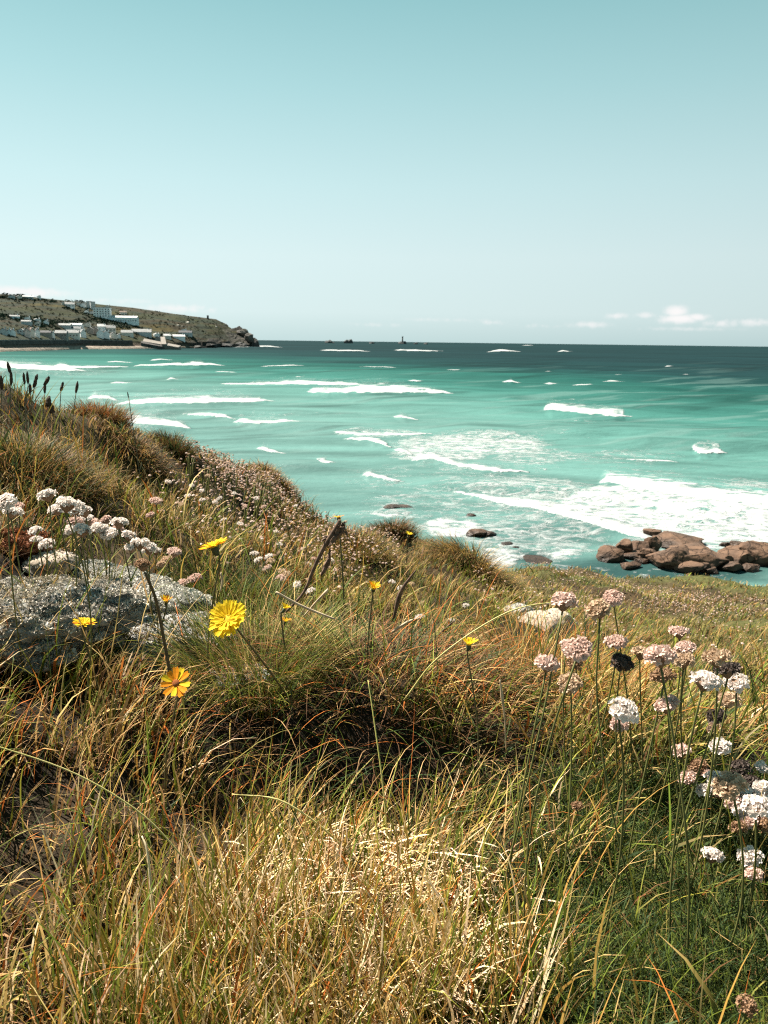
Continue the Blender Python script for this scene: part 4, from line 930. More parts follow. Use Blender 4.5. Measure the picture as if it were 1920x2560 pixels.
# the sward goes on to both sides
field(15000, .25, 3.2, .03, .12, .0024, .0022, 3, R(-105), R(-42))
field(17000, .25, 5.0, .03, .12, .0024, .0022, 3, R(42), R(105))
# fine dead thatch lying about
P, r_ = sample(26000, .35, 2.6, R(-58), R(56)); m_ = cull(P, .35); P, r_ = P[m_], r_[m_]; n = len(P)
P[:, 2] += rng.uniform(0, .035, n)
sets.append(blade_arrays(P, rng.uniform(.02, .07, n), np.maximum(.0009, r_ * .0009), rng.uniform(0, 6.28, n), rng.uniform(.9, 1.5, n), rng.uniform(1.3, 2.3, n), pick(['tan', 'straw', 'umber', 'dark', 'rust'], [1.5, .9, 4, 1.6, .6], n), 3))
# tall arching blades and stalks
P, r_ = sample(6500, .45, 2.4, R(-56), R(54)); m_ = cull(P, .5); P, r_ = P[m_], r_[m_]; n = len(P); px_, py_ = pix(P)
Ln = rng.uniform(.08, .24, n) * np.clip(.55 + r_ * .35, .6, 1.1)
sets.append(blade_arrays(P, Ln, np.maximum(.0017, r_ * .0019) * rng.uniform(.6, 1.35, n), rng.uniform(0, 6.28, n), np.abs(rng.normal(.18, .2, n)), rng.uniform(.5, 1.9, n), pick(['green', 'lime', 'olive', 'straw', 'rust', 'gold', 'dark'], [3, 1.6, 2.2, 1.5, .7, 1, 1.4], n), 6, None, 1.7))
# pale upright straw in front of the big tussock
def at_ground(px_, py_):
    """ground points seen at pixels, found along the sight line"""
    px_, py_ = np.asarray(px_, float), np.asarray(py_, float)
    d = fwd[None] + np.outer((px_ - 960) / F, rgt) - np.outer((py_ - 1280) / F, upv); d /= np.hypot(d[:, 0], d[:, 1])[:, None]
    best = np.full(len(px_), np.nan)
    for r_ in np.exp(np.linspace(math.log(.3), math.log(30), 500)):
        p_ = CAM + d * r_; hit = np.isnan(best) & (p_[:, 2] <= ground_z(p_[:, 0], p_[:, 1])); best[hit] = r_
    best = np.where(np.isnan(best), 6.0, best); p_ = CAM + d * best[:, None]; p_[:, 2] = ground_z(p_[:, 0], p_[:, 1]); return p_
n = 4200; P = at_ground(rng.normal(760, 300, n), rng.normal(2560, 190, n).clip(2120, 2950)); P[:, 2] -= .005
ppx, _ = pix(P)
sets.append(blade_arrays(P, rng.uniform(.05, .145, n), rng.uniform(.0012, .0034, n), rng.uniform(0, 6.28, n), np.abs(rng.normal(.1, .14, n)), rng.uniform(.2, 1.0, n), pick(['pale', 'straw', 'gold', 'lime', 'olive', 'green', 'rust'], [1.6, 2.2, 1.6, 2.2, 1, 1.6, .6], n), 5, None, 1.6))
n = 4200; P = at_ground(rng.normal(840, 160, n), rng.normal(2440, 110, n).clip(2180, 2800)); P[:, 2] += rng.uniform(0, .012, n)
sets.append(blade_arrays(P, rng.uniform(.03, .085, n), rng.uniform(.0014, .0034, n), rng.normal(2.6, .9, n), np.abs(rng.normal(.3, .25, n)), rng.uniform(.6, 1.7, n), pick(['pale', 'straw', 'gold'], [4, 1.3, .4], n) * 1.15, 4, None, 1.4))
n = 1500; P = at_ground(rng.normal(900, 150, n), rng.normal(2430, 140, n).clip(2150, 2750)); P[:, 2] += rng.uniform(.015, .05, n)
sets.append(blade_arrays(P, rng.uniform(.025, .07, n), rng.uniform(.0014, .0030, n), rng.normal(2.9, .8, n), rng.uniform(.7, 1.3, n), rng.uniform(1.0, 2.0, n), pick(['pale', 'straw'], [4, 1], n) * 1.2, 3))
# needle cushion of thrift leaves, lower right
n = 34000; P = at_ground(rng.normal(1700, 260, n).clip(1180, 2500), rng.uniform(1960, 2900, n)); P[:, 2] += rng.uniform(-.004, .022, n)
sets.append(blade_arrays(P, rng.uniform(.018, .05, n), rng.uniform(.0008, .0015, n), rng.uniform(0, 6.28, n), rng.uniform(.1, 1.1, n), rng.uniform(.4, 1.8, n), pick(['dark', 'green', 'blue', 'olive', 'tan'], [4, 1.8, 2.2, .7, .3], n) * .85, 3))
grass = tag(blades('grass', sets, grass_m), 'green, straw and rust coloured grass covering the bank', 'grass', kind='stuff')

# ------------------------------------------------------------------ tussocks: combed domes of long blades
def tussock(px_, py_, r_, rad, lmin, lmax, n, pal, wts, label, wk, droop=(1.3, 2.6), up=.25, lift=0.0, wind=None, tmin=0.0, wide=1.0, mess=.55):
    c = at(px_, py_, r_); c[2] = ground_z(np.array([c[0]]), np.array([c[1]]))[0]
    a_ = rng.uniform(0, 6.28, n); q = rad * np.sqrt(rng.random(n)) * .75
    P = np.stack([c[0] + np.sin(a_) * q * wide, c[1] + np.cos(a_) * q, np.zeros(n)], 1); P[:, 2] = ground_z(P[:, 0], P[:, 1]) - .01 + lift * rng.random(n) * (1 - (q / rad) ** 2)
    laz = a_ + rng.normal(0, mess, n)
    if wide > 1: gone = (np.cos(a_) < -.1) & (rng.random(n) < .75); P[gone, 2] -= .3
    if wind is not None: laz = np.where(rng.random(n) < .45, wind + rng.normal(0, .5, n), laz)
    t0 = tmin + (q / rad) * up * 2 + np.abs(rng.normal(0, .15, n)); t1 = t0 + rng.uniform(*droop, n)
    s_ = blade_arrays(P, rng.uniform(lmin, lmax, n), np.maximum(.0011, r_ * wk) * rng.uniform(.6, 1.4, n), laz, t0, t1, pick(pal, wts, n), 6 if r_ < 1.5 else 4, None, 1.3)
    o_ = blades('grass_tussock', [s_], grass_m, None, c); o_.location = tuple(c)
    return tag(o_, label, 'tussock', 'tussocks of grass on the bank')
tussock(930, 1760, 1.14, .27, .05, .19, 8000, ['umber', 'tan', 'green', 'dark', 'olive', 'straw', 'rust'], [5.2, 1.3, .7, 2.6, .5, .4, .8], 'big dark domed tussock in the foreground, its combed blades shading a hollow', .0014, (.7, 1.6), .18, .03, None, .45, 1.5, .95)
tussock(1180, 1500, 4.6, .30, .14, .27, 3600, ['umber', 'dark', 'olive', 'tan', 'gold'], [2, 2, 1.5, 1.4, .8], 'shaggy brown tussock with a dark side above the pale rock', .0008, (.8, 2.0))
tussock(60, 1180, 2.15, .24, .05, .13, 3600, ['dark', 'umber', 'olive', 'tan', 'gold'], [2.6, 1.8, 1.2, 1, .8], 'large dark tussock at the left edge above the white flowers', .0009, (.7, 1.9))
tussock(335, 1150, 3.0, .15, .06, .13, 2000, ['umber', 'dark', 'tan', 'gold'], [2.4, 1.6, 1, .7], 'round brown tussock with a dark hollow in the middle of the left bank', .0008)
tussock(250, 1070, 3.2, .13, .06, .125, 1700, ['umber', 'tan', 'olive', 'rust'], [2.2, 1.2, 1, .5], 'upright brown tussock on the brow below the plantain heads', .0008, (.3, 1.2))
tussock(430, 1085, 3.5, .09, .06, .12, 1300, ['dark', 'umber', 'olive'], [2, 2, 1], 'small dark pointed tussock standing out against the sea', .0008, (.3, 1.2))
tussock(980, 1375, 5.2, .17, .10, .20, 1700, ['umber', 'dark', 'tan'], [2.4, 1.6, .8], 'dark tussock just below the brow in the middle', .0008, (.5, 1.5))
tussock(665, 1205, 4.5, .22, .05, .12, 2200, ['umber', 'tan', 'gold', 'dark'], [2.2, 1.4, .7, 1], 'overhanging brown tussock at the corner of the pink drift', .0008, (.8, 2.2))
tussock(565, 1470, 1.75, .16, .06, .13, 2200, ['dark', 'green', 'umber', 'olive'], [3, 1.6, 1.2, 1], 'dark green tussock below the tilted yellow flower', .0009, (.5, 1.6))
tussock(890, 1440, 3.3, .20, .06, .14, 1800, ['umber', 'olive', 'dark', 'gold'], [2, 1.4, 1.3, .8], 'brown tussock right of the big dried stalk', .0008, (.6, 1.8))
tussock(640, 1650, 1.15, .13, .09, .20, 1500, ['green', 'blue', 'olive', 'straw', 'lime'], [2, 1.6, 1.6, 1, 1], 'spray of long grey-green blades below the large yellow flower', .0010, (.3, 1.5))
tussock(1330, 1780, 1.35, .16, .10, .22, 2200, ['umber', 'rust', 'gold', 'olive', 'dark'], [1.4, 1, 1.4, 1.3, 1.2], 'reddish tussock among the stems on the right', .0009, (.4, 1.5))

# ================================================================== LICHEN-COVERED STONES
lichen_rock = rockmat('lichened_granite', (.17, .165, .155), (.30, .29, .27), (.10, .10, .095), 22, None, .006)
pale_rock = rockmat('pale_granite', (.30, .235, .175), (.38, .305, .235), (.21, .165, .125), 14, None, .006)
flake_m = attr_mat('lichen_flake', .9, .1, .12)
def stone(px_, py_, r_, size, seed, mt, label, flakes=0, fcol=None, rot=0, sink=.35, name='stone', fsize=(.0012, .0040), cuts=8):
    c = at(px_, py_, r_); zg = ground_z(np.array([c[0]]), np.array([c[1]]))[0]
    root = empty(name, (c[0], c[1], zg)); root.rotation_euler[2] = rot
    me = boulder_mesh('rock', size, seed, mt, cuts, 5, .30 if flakes > 4000 else .14, .35, .10 if flakes > 4000 else .04)
    body = obj('rock', me, None, root, (0, 0, size[2] * (1 - 2 * sink)))
    if flakes:
        me.calc_loop_triangles(); co = np.empty(len(me.vertices) * 3, np.float32); me.vertices.foreach_get('co', co); co = co.reshape(-1, 3)
        tri = np.empty(len(me.loop_triangles) * 3, np.int32); me.loop_triangles.foreach_get('vertices', tri); tri = tri.reshape(-1, 3)
        a, b, c3 = co[tri[:, 0]], co[tri[:, 1]], co[tri[:, 2]]; nrm = np.cross(b - a, c3 - a); ar = np.linalg.norm(nrm, axis=1); nrm /= ar[:, None]
        pr = ar * (nrm[:, 2] > -.2); k = rng.choice(len(tri), flakes, p=pr / pr.sum())
        u = rng.random((flakes, 1)); v_ = rng.random((flakes, 1)); fl = (u + v_) > 1; u = np.where(fl, 1 - u, u); v_ = np.where(fl, 1 - v_, v_)
        P = a[k] + (b - a)[k] * u + (c3 - a)[k] * v_; nn = nrm[k]
        clump = fbm(P[:, 0] * 38 + P[:, 2] * 21, P[:, 1] * 38 + P[:, 2] * 13, seed, 3); keep = clump > rng.uniform(.18, .48, flakes); P, nn = P[keep], nn[keep]; m = len(P)
        d1 = rng.normal(0, 1, (m, 3)); d1 -= nn * (d1 * nn).sum(1, keepdims=True); d1 /= np.linalg.norm(d1, axis=1, keepdims=True)
        d2 = np.cross(nn, d1); sz = rng.uniform(*fsize, (m, 1)); upn = nn * rng.uniform(.2, 1.2, (m, 1)) + d2 * rng.uniform(-.6, .6, (m, 1))
        V_ = np.stack([P - d1 * sz * .5, P + d1 * sz * .5, P + d1 * sz * .62 + upn * sz, P - d1 * sz * .55 + upn * sz * rng.uniform(.6, 1.2, (m, 1)), P + upn * sz * 1.35 + d2 * sz * .3], 1)
        bs = np.arange(m)[:, None] * 5; q4 = bs + np.array([0, 1, 2, 3]); q3 = bs + np.array([3, 2, 4])
        pn = fbm(P[:, 0] * 14 + P[:, 2] * 9 + 3, P[:, 1] * 14 + 7, seed + 5, 3); ci = np.where(rng.random(m) < .6, np.clip(((pn - .25) * 2 * len(fcol)).astype(int), 0, len(fcol) - 1), rng.choice(len(fcol), m)); cc = np.array(fcol)[ci] * rng.uniform(.7, 1.25, (m, 1))
        fo = obj('lichen', mesh_np('lichen', V_.reshape(-1, 3), q4, q3, col=np.repeat(cc, 5, 0)), flake_m, body); fo['kind'] = 'stuff'
    return tag(root, label, 'stone')
LG = [(.20, .175, .145), (.48, .425, .355), (.62, .56, .475), (.36, .32, .265), (.46, .385, .275)]
stone(55, 1590, 1.26, (.17, .13, .062), 301, lichen_rock, 'large stone crusted with silver-grey lichen at the left edge', 30000, LG, .3, .30)
stone(300, 1500, 1.50, (.19, .13, .052), 302, lichen_rock, 'long low stone under pale lichen, below the white flower cluster', 24000, [(.56, .52, .44), (.62, .58, .50), (.44, .42, .36), (.34, .33, .29)], -.2, .35)
stone(410, 1610, 1.30, (.13, .10, .036), 303, lichen_rock, 'small lichen-dusted stone in front of the long one', 5000, LG, .8, .35)
stone(48, 1400, 1.62, (.075, .06, .028), 304, simple('rusty_moss', (.16, .06, .03), .95, .4, 60, .004), 'rust-brown mossy stone on top of the silver stone', 4500, [(.28, .11, .05), (.20, .08, .04), (.34, .16, .08)], 0, .3)
stone(130, 1440, 1.55, (.055, .05, .035), 305, pale_rock, 'small smooth pinkish stone beside the mossy one', 300, [(.5, .45, .4)], .4, .3)
stone(412, 1505, 1.42, (.035, .03, .028), 306, simple('bluish_white_stone', (.62, .63, .68), .7, .08, 30, .002), 'small bluish white stone behind a yellow flower', 0, None, .4, .25)
stone(1360, 1612, 2.9, (.105, .20, .075), 307, pale_rock, 'pale cream rock bared in the turf on the right', 900, [(.5, .46, .4), (.36, .33, .28)], -.6, .32)
stone(1296, 1555, 3.5, (.11, .10, .07), 308, lichen_rock, 'grey stony patch just beyond the pale cream rock', 1500, LG, .2, .4)
stone(600, 1690, 1.15, (.06, .06, .03), 309, lichen_rock, 'half-hidden pale stone under the large yellow flower', 1500, LG, .2, .4)
stone(1912, 1492, 24.5, (.55, .5, .38), 310, granite, 'brown rock on the shore at the right edge below the turf', 0, None, .2, .3, fsize=(.02, .04))
stone(1480, 1700, 2.0, (.07, .06, .03), 311, lichen_rock, 'dark grey stone among the stems on the right', 900, LG, .2, .4)

# ================================================================== THRIFT (sea pink)
stem_m = simple('thrift_stem', (.105, .105, .030), .6, .25, 30, 0, .3, None, .1)
bract_m = simple('papery_bract', (.20, .12, .075), .8, .25, 90)
def petal_mats():
    d = {}
    for k, (a, b) in dict(pink=((.74, .54, .45), (.58, .39, .32)), white=((.82, .74, .67), (.74, .62, .55)), cream=((.62, .45, .31), (.44, .30, .19)), tan=((.36, .22, .13), (.25, .145, .08)), dark=((.115, .085, .070), (.065, .048, .040))).items():  # dark: shade painted into petals of shadowed heads; the seed head shares it
        d[k] = simple('thrift_' + k, a, .7, .1, 160, 0, .2, b, .36)
    return d
PM = petal_mats()
def thrift_mesh(kind, seed, nf=34, petals=5):
    r_ = random.Random(seed); v, f = [], []; r_cut = r_.uniform(.95, 1.3); sk = (r_.uniform(-.25, .25), r_.uniform(-.25, .25), r_.uniform(.72, 1.0))
    for i in range(nf):
        if r_.random() < .10: continue
        z = 1 - (i + .5) / nf * r_cut; an = i * 2.39996 + r_.uniform(-.25, .25); s = math.sqrt(max(0, 1 - z * z))
        n_ = Vector((s * math.cos(an), s * math.sin(an), z * .85 + .1)).normalized()
        c = Vector((n_.x + sk[0] * n_.z, n_.y + sk[1] * n_.z, n_.z * .82 * sk[2])) * r_.uniform(.62, 1.02); t1 = n_.orthogonal().normalized(); t2 = n_.cross(t1); a0 = r_.random() * 6.28; ps = r_.uniform(.24, .36)
        b0 = c - n_ * .16
        for k in range(petals):
            a_ = a0 + k * 6.283 / petals; d = t1 * math.cos(a_) + t2 * math.sin(a_); e = t1 * -math.sin(a_) + t2 * math.cos(a_); cu = r_.uniform(.05, .2)
            b = len(v); v += [b0, c + d * ps * .55 - e * ps * .42 + n_ * cu * .4, c + d * ps + n_ * (cu - .10) - e * ps * .2, c + d * ps * .98 + n_ * (cu - .12) + e * ps * .22, c + d * ps * .55 + e * ps * .42 + n_ * cu * .4]
            f += [(b, b + 1, b + 2, b + 3), (b, b + 3, b + 4)]
    me = bpy.data.meshes.new('flower_head'); me.from_pydata([tuple(q) for q in v], [], f); me.materials.append(PM[kind]); me.update(); return me
TH = {k: [thrift_mesh(k, 40 + i * 7 + len(k)) for i in range(4)] for k in PM}
TL = {k: [thrift_mesh(k, 90 + i + len(k), 16, 4) for i in range(3)] for k in PM}
def bract_mesh():
    mb = MB(); mb.tube([(0, 0, -.62), (0, 0, -.5), (0, 0, -.18), (0, 0, .12), (0, 0, .35)], [.10, .24, .55, .62, .30], 9); return mb.mesh('bract', bract_m, True)
BR = bract_mesh()
def thrift(px_, py_, rpx, kind, label, dist=None, lean=None, tilt=None, group='thrift flowers', real=.0115, low=False, root_dx=None):
    d_ = dist or real * F / rpx
    gp = at_ground([px_], [py_])[0]; d_ = min(d_, .86 * float((gp - CAM) @ fwd)); sz = rpx * d_ / F * 1.02
    dd = fwd + rgt * (px_ - 960) / F - upv * (py_ - 1280) / F; hd = CAM + dd * d_
    hl = max(.03, hd[2] - ground_z(np.array([hd[0]]), np.array([hd[1]]))[0])
    ln = lean if lean is not None else (random.uniform(-.22, .22), random.uniform(-.18, .08))
    bx, by = hd[0] + (root_dx if root_dx is not None else ln[0] * hl), hd[1] + ln[1] * hl
    bz = ground_z(np.array([bx]), np.array([by]))[0] - .005
    root = empty('thrift_flower', (bx, by, bz)); o = Vector((bx, by, bz)); top = Vector(hd) - o
    tv = Vector(tilt) if tilt else Vector((random.uniform(-.5, .3), random.uniform(-.35, .35), 1)); tv.normalize()
    hb = top - tv * sz * .55
    side = Vector((random.uniform(-.06, .06), random.uniform(-.06, .06), 0)) * hl
    pts_ = smooth_curve([(0, 0, 0), tuple(hb * .38 + side + Vector((0, 0, hb.z * .04))), tuple(hb * .75 + side * .8), tuple(hb)], 2 if low else 4)
    obj('stem', MB().tube(pts_, max(.0009, d_ * .00085), 4 if low else 6).mesh('stem', stem_m, True), None, root)
    rot = tv.to_track_quat('Z', 'Y').to_euler()
    h = obj('flower_head', random.choice((TL if low else TH)[kind]), None, root, top); h.rotation_euler = rot; h.rotation_euler.rotate_axis('Z', random.random() * 6.28); h.scale = (sz, sz, sz)
    if not low:
        b = obj('bract', BR, None, root, top); b.rotation_euler = rot; b.scale = (sz, sz, sz)
    return tag(root, label, 'flower', group)
GR = 'thrift heads of the near clump on the right'
RT = [
    (1408, 1507, 31, 'pink', 'pale pink thrift head standing alone at the top left of the right clump'),
    (1497, 1528, 31, 'cream', 'large cream thrift head at the top of the right clump, on a dark bent stem'),
    (1531, 1496, 26, 'pink', 'thrift head peeping out behind the topmost cream one'),
    (1541, 1606, 26, 'pink', 'pink thrift head in side view just left of a dark stem'),
    (1556, 1660, 26, 'dark', 'dark thrift head with shade in its petal colour, crossed by the bent stem'),
    (1603, 1633, 25, 'cream', 'round tan thrift head right of the dark shade-coloured one'),
    (1652, 1645, 36, 'pink', 'broad flat pink thrift head in the middle of the right clump'),
    (1656, 1690, 29, 'tan', 'half-shaded thrift head under the broad flat pink one'),
    (1698, 1581, 24, 'pink', 'small pink thrift head highest on the right half of the clump'),
    (1716, 1626, 26, 'pink', 'pink thrift head tucked behind a cream one, petals pointing right'),
    (1708, 1652, 28, 'cream', 'cream thrift head in front of the pink one with pointed petals'),
    (1790, 1647, 33, 'cream', 'large domed cream thrift head upper right above a dark one'),
    (1817, 1676, 30, 'dark', 'dark brown thrift head with shade in its colour, overlapping the large domed cream one'),
    (1762, 1706, 35, 'white', 'white thrift head with a grey shaded side, right of centre'),
    (1838, 1708, 29, 'white', 'white thrift head peeping out behind the dark brown head'),
    (1820, 1752, 28, 'cream', 'dome-shaped cream thrift head, lowest of the upper right heads'),
    (1788, 1791, 23, 'dark', 'black thrift head with shade in its colour, below the dome-shaped cream one'),
    (1786, 1822, 20, 'pink', 'faded pink thrift head right under the black shade-coloured one'),
    (1664, 1766, 29, 'pink', 'pink thrift head half in shadow behind green stems'),
    (1640, 1803, 17, 'pink', 'small pink thrift head below the half-shadowed one'),
    (1556, 1778, 36, 'white', 'wide white-pink thrift head split by an orange stem'),
    (1548, 1812, 24, 'pink', 'pink thrift head hanging below the wide split one'),
    (1369, 1661, 31, 'pink', 'round pink thrift head at the left end of the right clump'),
    (1446, 1626, 35, 'pink', 'full pink thrift head second from the left end of the clump'),
    (1418, 1622, 24, 'pink', 'pink thrift head hidden behind the full pink one'),
    (1426, 1713, 29, 'cream', 'ragged cream thrift head low at the left of the clump'),
    (1438, 1660, 21, 'tan', 'brownish thrift head right below the full pink one'),
    (1796, 1866, 26, 'white', 'bright white thrift head alone below the black shade-coloured one'),
    (1700, 1881, 23, 'pink', 'thin pink thrift head behind the tall stems'),
    (1746, 1916, 23, 'tan', 'greyish thrift head left of the low flower mat'),
    (1851, 1922, 24, 'dark', 'dark reddish seed head above the low flower mat'),
    (1906, 1921, 18, 'white', 'little white thrift head at the right edge above the mat'),
    (1826, 1966, 37, 'cream', 'largest cream head of the low flower mat'),
    (1790, 1952, 27, 'white', 'white head behind the left side of the largest mat head'),
    (1828, 2004, 25, 'pink', 'pink head under the largest cream head of the mat'),
    (1890, 2021, 34, 'white', 'big white head of the mat close to the right edge'),
    (1868, 2053, 26, 'pink', 'pink head low in the mat below the big white head'),
    (1908, 1972, 26, 'white', 'white head of the mat cut by the right edge'),
    (1876, 1956, 20, 'dark', 'dark blue-grey bud between the two big mat heads'),
    (1908, 2062, 26, 'tan', 'tan head at the lower right corner of the mat'),
    (1720, 1948, 22, 'pink', 'faint pink head left of the flower mat, deep among stems'),
    (1780, 2141, 25, 'white', 'white thrift head low on the right, left of a pair'),
    (1872, 2146, 29, 'white', 'white thrift head of the lowest pair, upper one'),
    (1884, 2188, 22, 'pink', 'drooping pink thrift head below the lowest white one'),
    (1868, 2516, 24, 'tan', 'tan faded bud near the bottom right corner'),
    (1856, 2034, 25, 'white', 'white mat head between the largest cream and the big white one'),
    (1896, 2046, 27, 'pink', 'pink mat head just under the big white one'),
    (1800, 1984, 24, 'pink', 'pink mat head at the lower left of the largest cream head'),
    (1762, 1978, 20, 'white', 'small white head leftmost in the flower mat'),
    (1868, 1990, 24, 'white', 'white mat head right of the largest cream head'),
    (1912, 2004, 24, 'white', 'white mat head touching the right edge beside the big white one'),
    (1846, 2072, 20, 'tan', 'dull tan head under the flower mat'),
    (1768, 1935, 18, 'pink', 'small pink head between the greyish head and the mat'),
]
for (a, b, c, k, lab) in RT:
    kw = {}
    if lab.startswith('large cream thrift head at the top'): kw = dict(root_dx=.055)
    thrift(a, b, c * 1.1, k, lab, group=GR, real=.0128, **kw)
# brown papery bud on an orange stem
thrift(1442, 2016, 17, 'tan', 'orange-brown papery bud on a thin stem in the dark grass', group='buds', real=.0085)
GLF = 'white thrift cluster behind the lichen stones'
LT = [
    (118, 1240, 19, 'white', 'white thrift head standing alone above the left cluster'), (14, 1258, 22, 'white', 'white thrift head at the left edge, upper of the edge group'), (30, 1281, 19, 'white', 'flat white thrift head at the left edge, lower one'),
    (44, 1270, 15, 'pink', 'small pinkish head between the two edge heads'), (90, 1328, 14, 'white', 'small white head, top of the column of three'), (92, 1349, 12, 'white', 'small white head, middle of the column of three'), (117, 1362, 17, 'white', 'white head, lowest of the column of three'),
    (168, 1262, 24, 'white', 'topmost full head of the left cluster'), (142, 1276, 17, 'white', 'flat head at the left tip of the cluster'), (187, 1274, 20, 'white', 'head just right of the topmost of the cluster'), (210, 1280, 18, 'white', 'round head at the upper right shoulder of the cluster'),
    (186, 1308, 17, 'pink', 'pinkish head in the left middle of the cluster'), (216, 1302, 16, 'white', 'white head in the centre of the upper cluster'), (230, 1312, 15, 'pink', 'small pinkish head in the centre of the cluster'), (265, 1303, 13, 'pink', 'small dull head between the cluster centre and its right dome'),
    (298, 1308, 18, 'white', 'dome-shaped white head crowning the right half of the cluster'), (250, 1322, 17, 'white', 'flat white head in the middle of the cluster'), (206, 1327, 20, 'white', 'broad white head low in the middle of the cluster'), (174, 1327, 15, 'white', 'white head at the lower left of the cluster'),
    (272, 1337, 17, 'white', 'white head low right of the cluster middle'), (292, 1328, 14, 'pink', 'pinkish head under the dome-shaped one'), (322, 1341, 15, 'white', 'white head at the right slope of the cluster'), (349, 1360, 19, 'white', 'bright white head of the lower right trio, upper one'),
    (331, 1371, 15, 'white', 'bright white head of the lower right trio, left one'), (371, 1372, 18, 'white', 'bright white head of the lower right trio, right one'), (389, 1379, 12, 'white', 'small white head right beside the bright trio'),
    (437, 1381, 16, 'pink', 'ragged pink head right of the bright trio, before dark grass'), (486, 1447, 14, 'pink', 'pale head alone right of the brown seed head'), (456, 1460, 12, 'pink', 'small head left of the pale lone one'), (418, 1400, 13, 'cream', 'cream head between the trio and the ragged pink head'), (405, 1412, 11, 'cream', 'small cream head behind the brown seed head'),
    (390, 1253, 12, 'pink', 'small pink head upper left of the scattered mid-bank heads'), (378, 1288, 9, 'pink', 'tiny head, left of a close pair on the bank'), (400, 1281, 9, 'pink', 'tiny head, right of a close pair on the bank'), (436, 1301, 10, 'pink', 'tiny pinkish head on the bank above the ragged pink head'), (472, 1323, 9, 'white', 'tiny white head on a slanting stem on the bank'),
]
for (a, b, c, k, lab) in LT: thrift(a, b, c * 1.3, k, lab, group=GLF, real=.0155, lean=(random.uniform(-.12, .12), random.uniform(-.1, .1)))
# mid-bank heads
GM = 'small thrift heads scattered on the bank'
MT = [(635, 1385), (645, 1401), (673, 1393), (699, 1384), (706, 1396), (668, 1421), (676, 1404), (705, 1431), (717, 1438), (702, 1446), (698, 1361), (752, 1375), (785, 1398), (770, 1412), (828, 1402), (842, 1427), (743, 1463), (778, 1479), (860, 1437), (640, 1246), (660, 1267), (612, 1266), (538, 1256), (549, 1247), (505, 1228), (506, 1251), (470, 1240), (455, 1262), (560, 1300), (600, 1310), (690, 1330), (980, 1455), (1030, 1460), (1056, 1510), (1165, 1515), (1128, 1552), (1050, 1545), (1000, 1470), (720, 1288), (740, 1265), (420, 1205), (520, 1190), (480, 1215), (585, 1235)]
for (a, b) in MT:
    g_ = at_ground([a], [b + 20])[0]; dist = max(1.2, min(4.5, np.hypot(g_[0], g_[1]) * .88))
    if a > 950: lab, gg = 'small pale thrift head in the green grass beyond the dark blackened twig', 'small thrift heads beyond the blackened twig'
    elif a > 740 and b > 1340: lab, gg = 'small pale thrift head around the foot of the thick dried stalk', 'small thrift heads around the dried stalk'
    elif b > 1340: lab, gg = 'small pale thrift head in the knot left of the thick dried stalk', 'small thrift heads left of the dried stalk'
    else: lab, gg = 'small pale thrift head scattered below the pinkish drift', 'small thrift heads below the drift'
    thrift(a, b, .0118 * F / dist, random.choice(['pink', 'white', 'white', 'cream']), lab, dist, group=gg, low=True)
# flowers seen close by beyond the pale rock
for (a, b) in [(1225, 1645), (1212, 1655), (1285, 1660), (1240, 1640), (1310, 1668), (1262, 1650)]:
    thrift(a, b, 10, 'tan', 'faded thrift head low in the grass before the pale rock', 1.6, group='faded thrift heads before the pale rock', low=True)
# drift of thrift at the corner of the bank: the largest heads singly
GD = 'dense drift of thrift at the corner of the bank'
def drift_points(n):
    t = rng.random(n); cx = 470 + t * 220 + rng.normal(0, 14, n); cy = 1118 + t * 105 + np.abs(rng.normal(0, 34, n))
    return at_ground(cx, cy)
for p_ in drift_points(130):
    d_ = math.hypot(p_[0], p_[1]); px_, py_ = pix((p_ + np.array((0, 0, random.uniform(.03, .075))))[None])
    thrift(px_[0], py_[0], .0070 * F / d_, random.choice(['pink', 'cream', 'tan', 'tan']), 'tiny thrift head in the dense pinkish drift at the corner of the bank', d_, group=GD, low=True)
# the countless far heads: one mass
def head_cloud(name, P, sz, kinds, label):
    v, f, c = [], [], []
    nP = len(P); cols_ = np.array(kinds)[rng.choice(len(kinds), nP)] * rng.uniform(.75, 1.2, (nP, 1))
    dirs = np.array([(math.cos(a_) * math.cos(e_), math.sin(a_) * math.cos(e_), math.sin(e_) * .8) for e_ in (.15, .8) for a_ in np.arange(0, 6.28, 1.2566)] + [(0, 0, .8)])
    m = len(dirs); V_ = P[:, None, :] + dirs[None] * sz[:, None, None] * rng.uniform(.7, 1.15, (nP, m, 1))
    tri = [(k, (k + 1) % 5, 5 + (k + 1) % 5) for k in range(5)] + [(k, 5 + (k + 1) % 5, 5 + k) for k in range(5)] + [(5 + k, 5 + (k + 1) % 5, 10) for k in range(5)]
    T_ = (np.arange(nP) * m)[:, None, None] + np.array(tri)[None]
    C_ = np.repeat(cols_[:, None, :], m, 1) * rng.uniform(.8, 1.15, (nP, m, 1))
    return tag(obj(name, mesh_np(name, V_.reshape(-1, 3), None, T_.reshape(-1, 3), col=C_.reshape(-1, 3)), attr_mat(name + '_petal', .8, .1, .2)), label, 'flowers', kind='stuff')
P1 = drift_points(1100); P1[:, 2] += rng.uniform(.02, .08, len(P1))
n = 3000; cx = rng.uniform(560, 1000, n); lo_ = np.interp(cx, [560, 700, 850, 1000], [1190, 1235, 1290, 1345]); P2 = at_ground(cx, lo_ + np.abs(rng.normal(0, 45, n))); P2 = P2[rng.random(n) < .5]; P2[:, 2] += rng.uniform(.02, .09, len(P2))
n = 5200; cx = rng.uniform(1180, 2300, n); cy = np.interp(cx, [1180, 1400, 1600, 1920, 2300], [1392, 1432, 1476, 1506, 1500]) + np.abs(rng.normal(0, 1, n)) ** 1.4 * 55
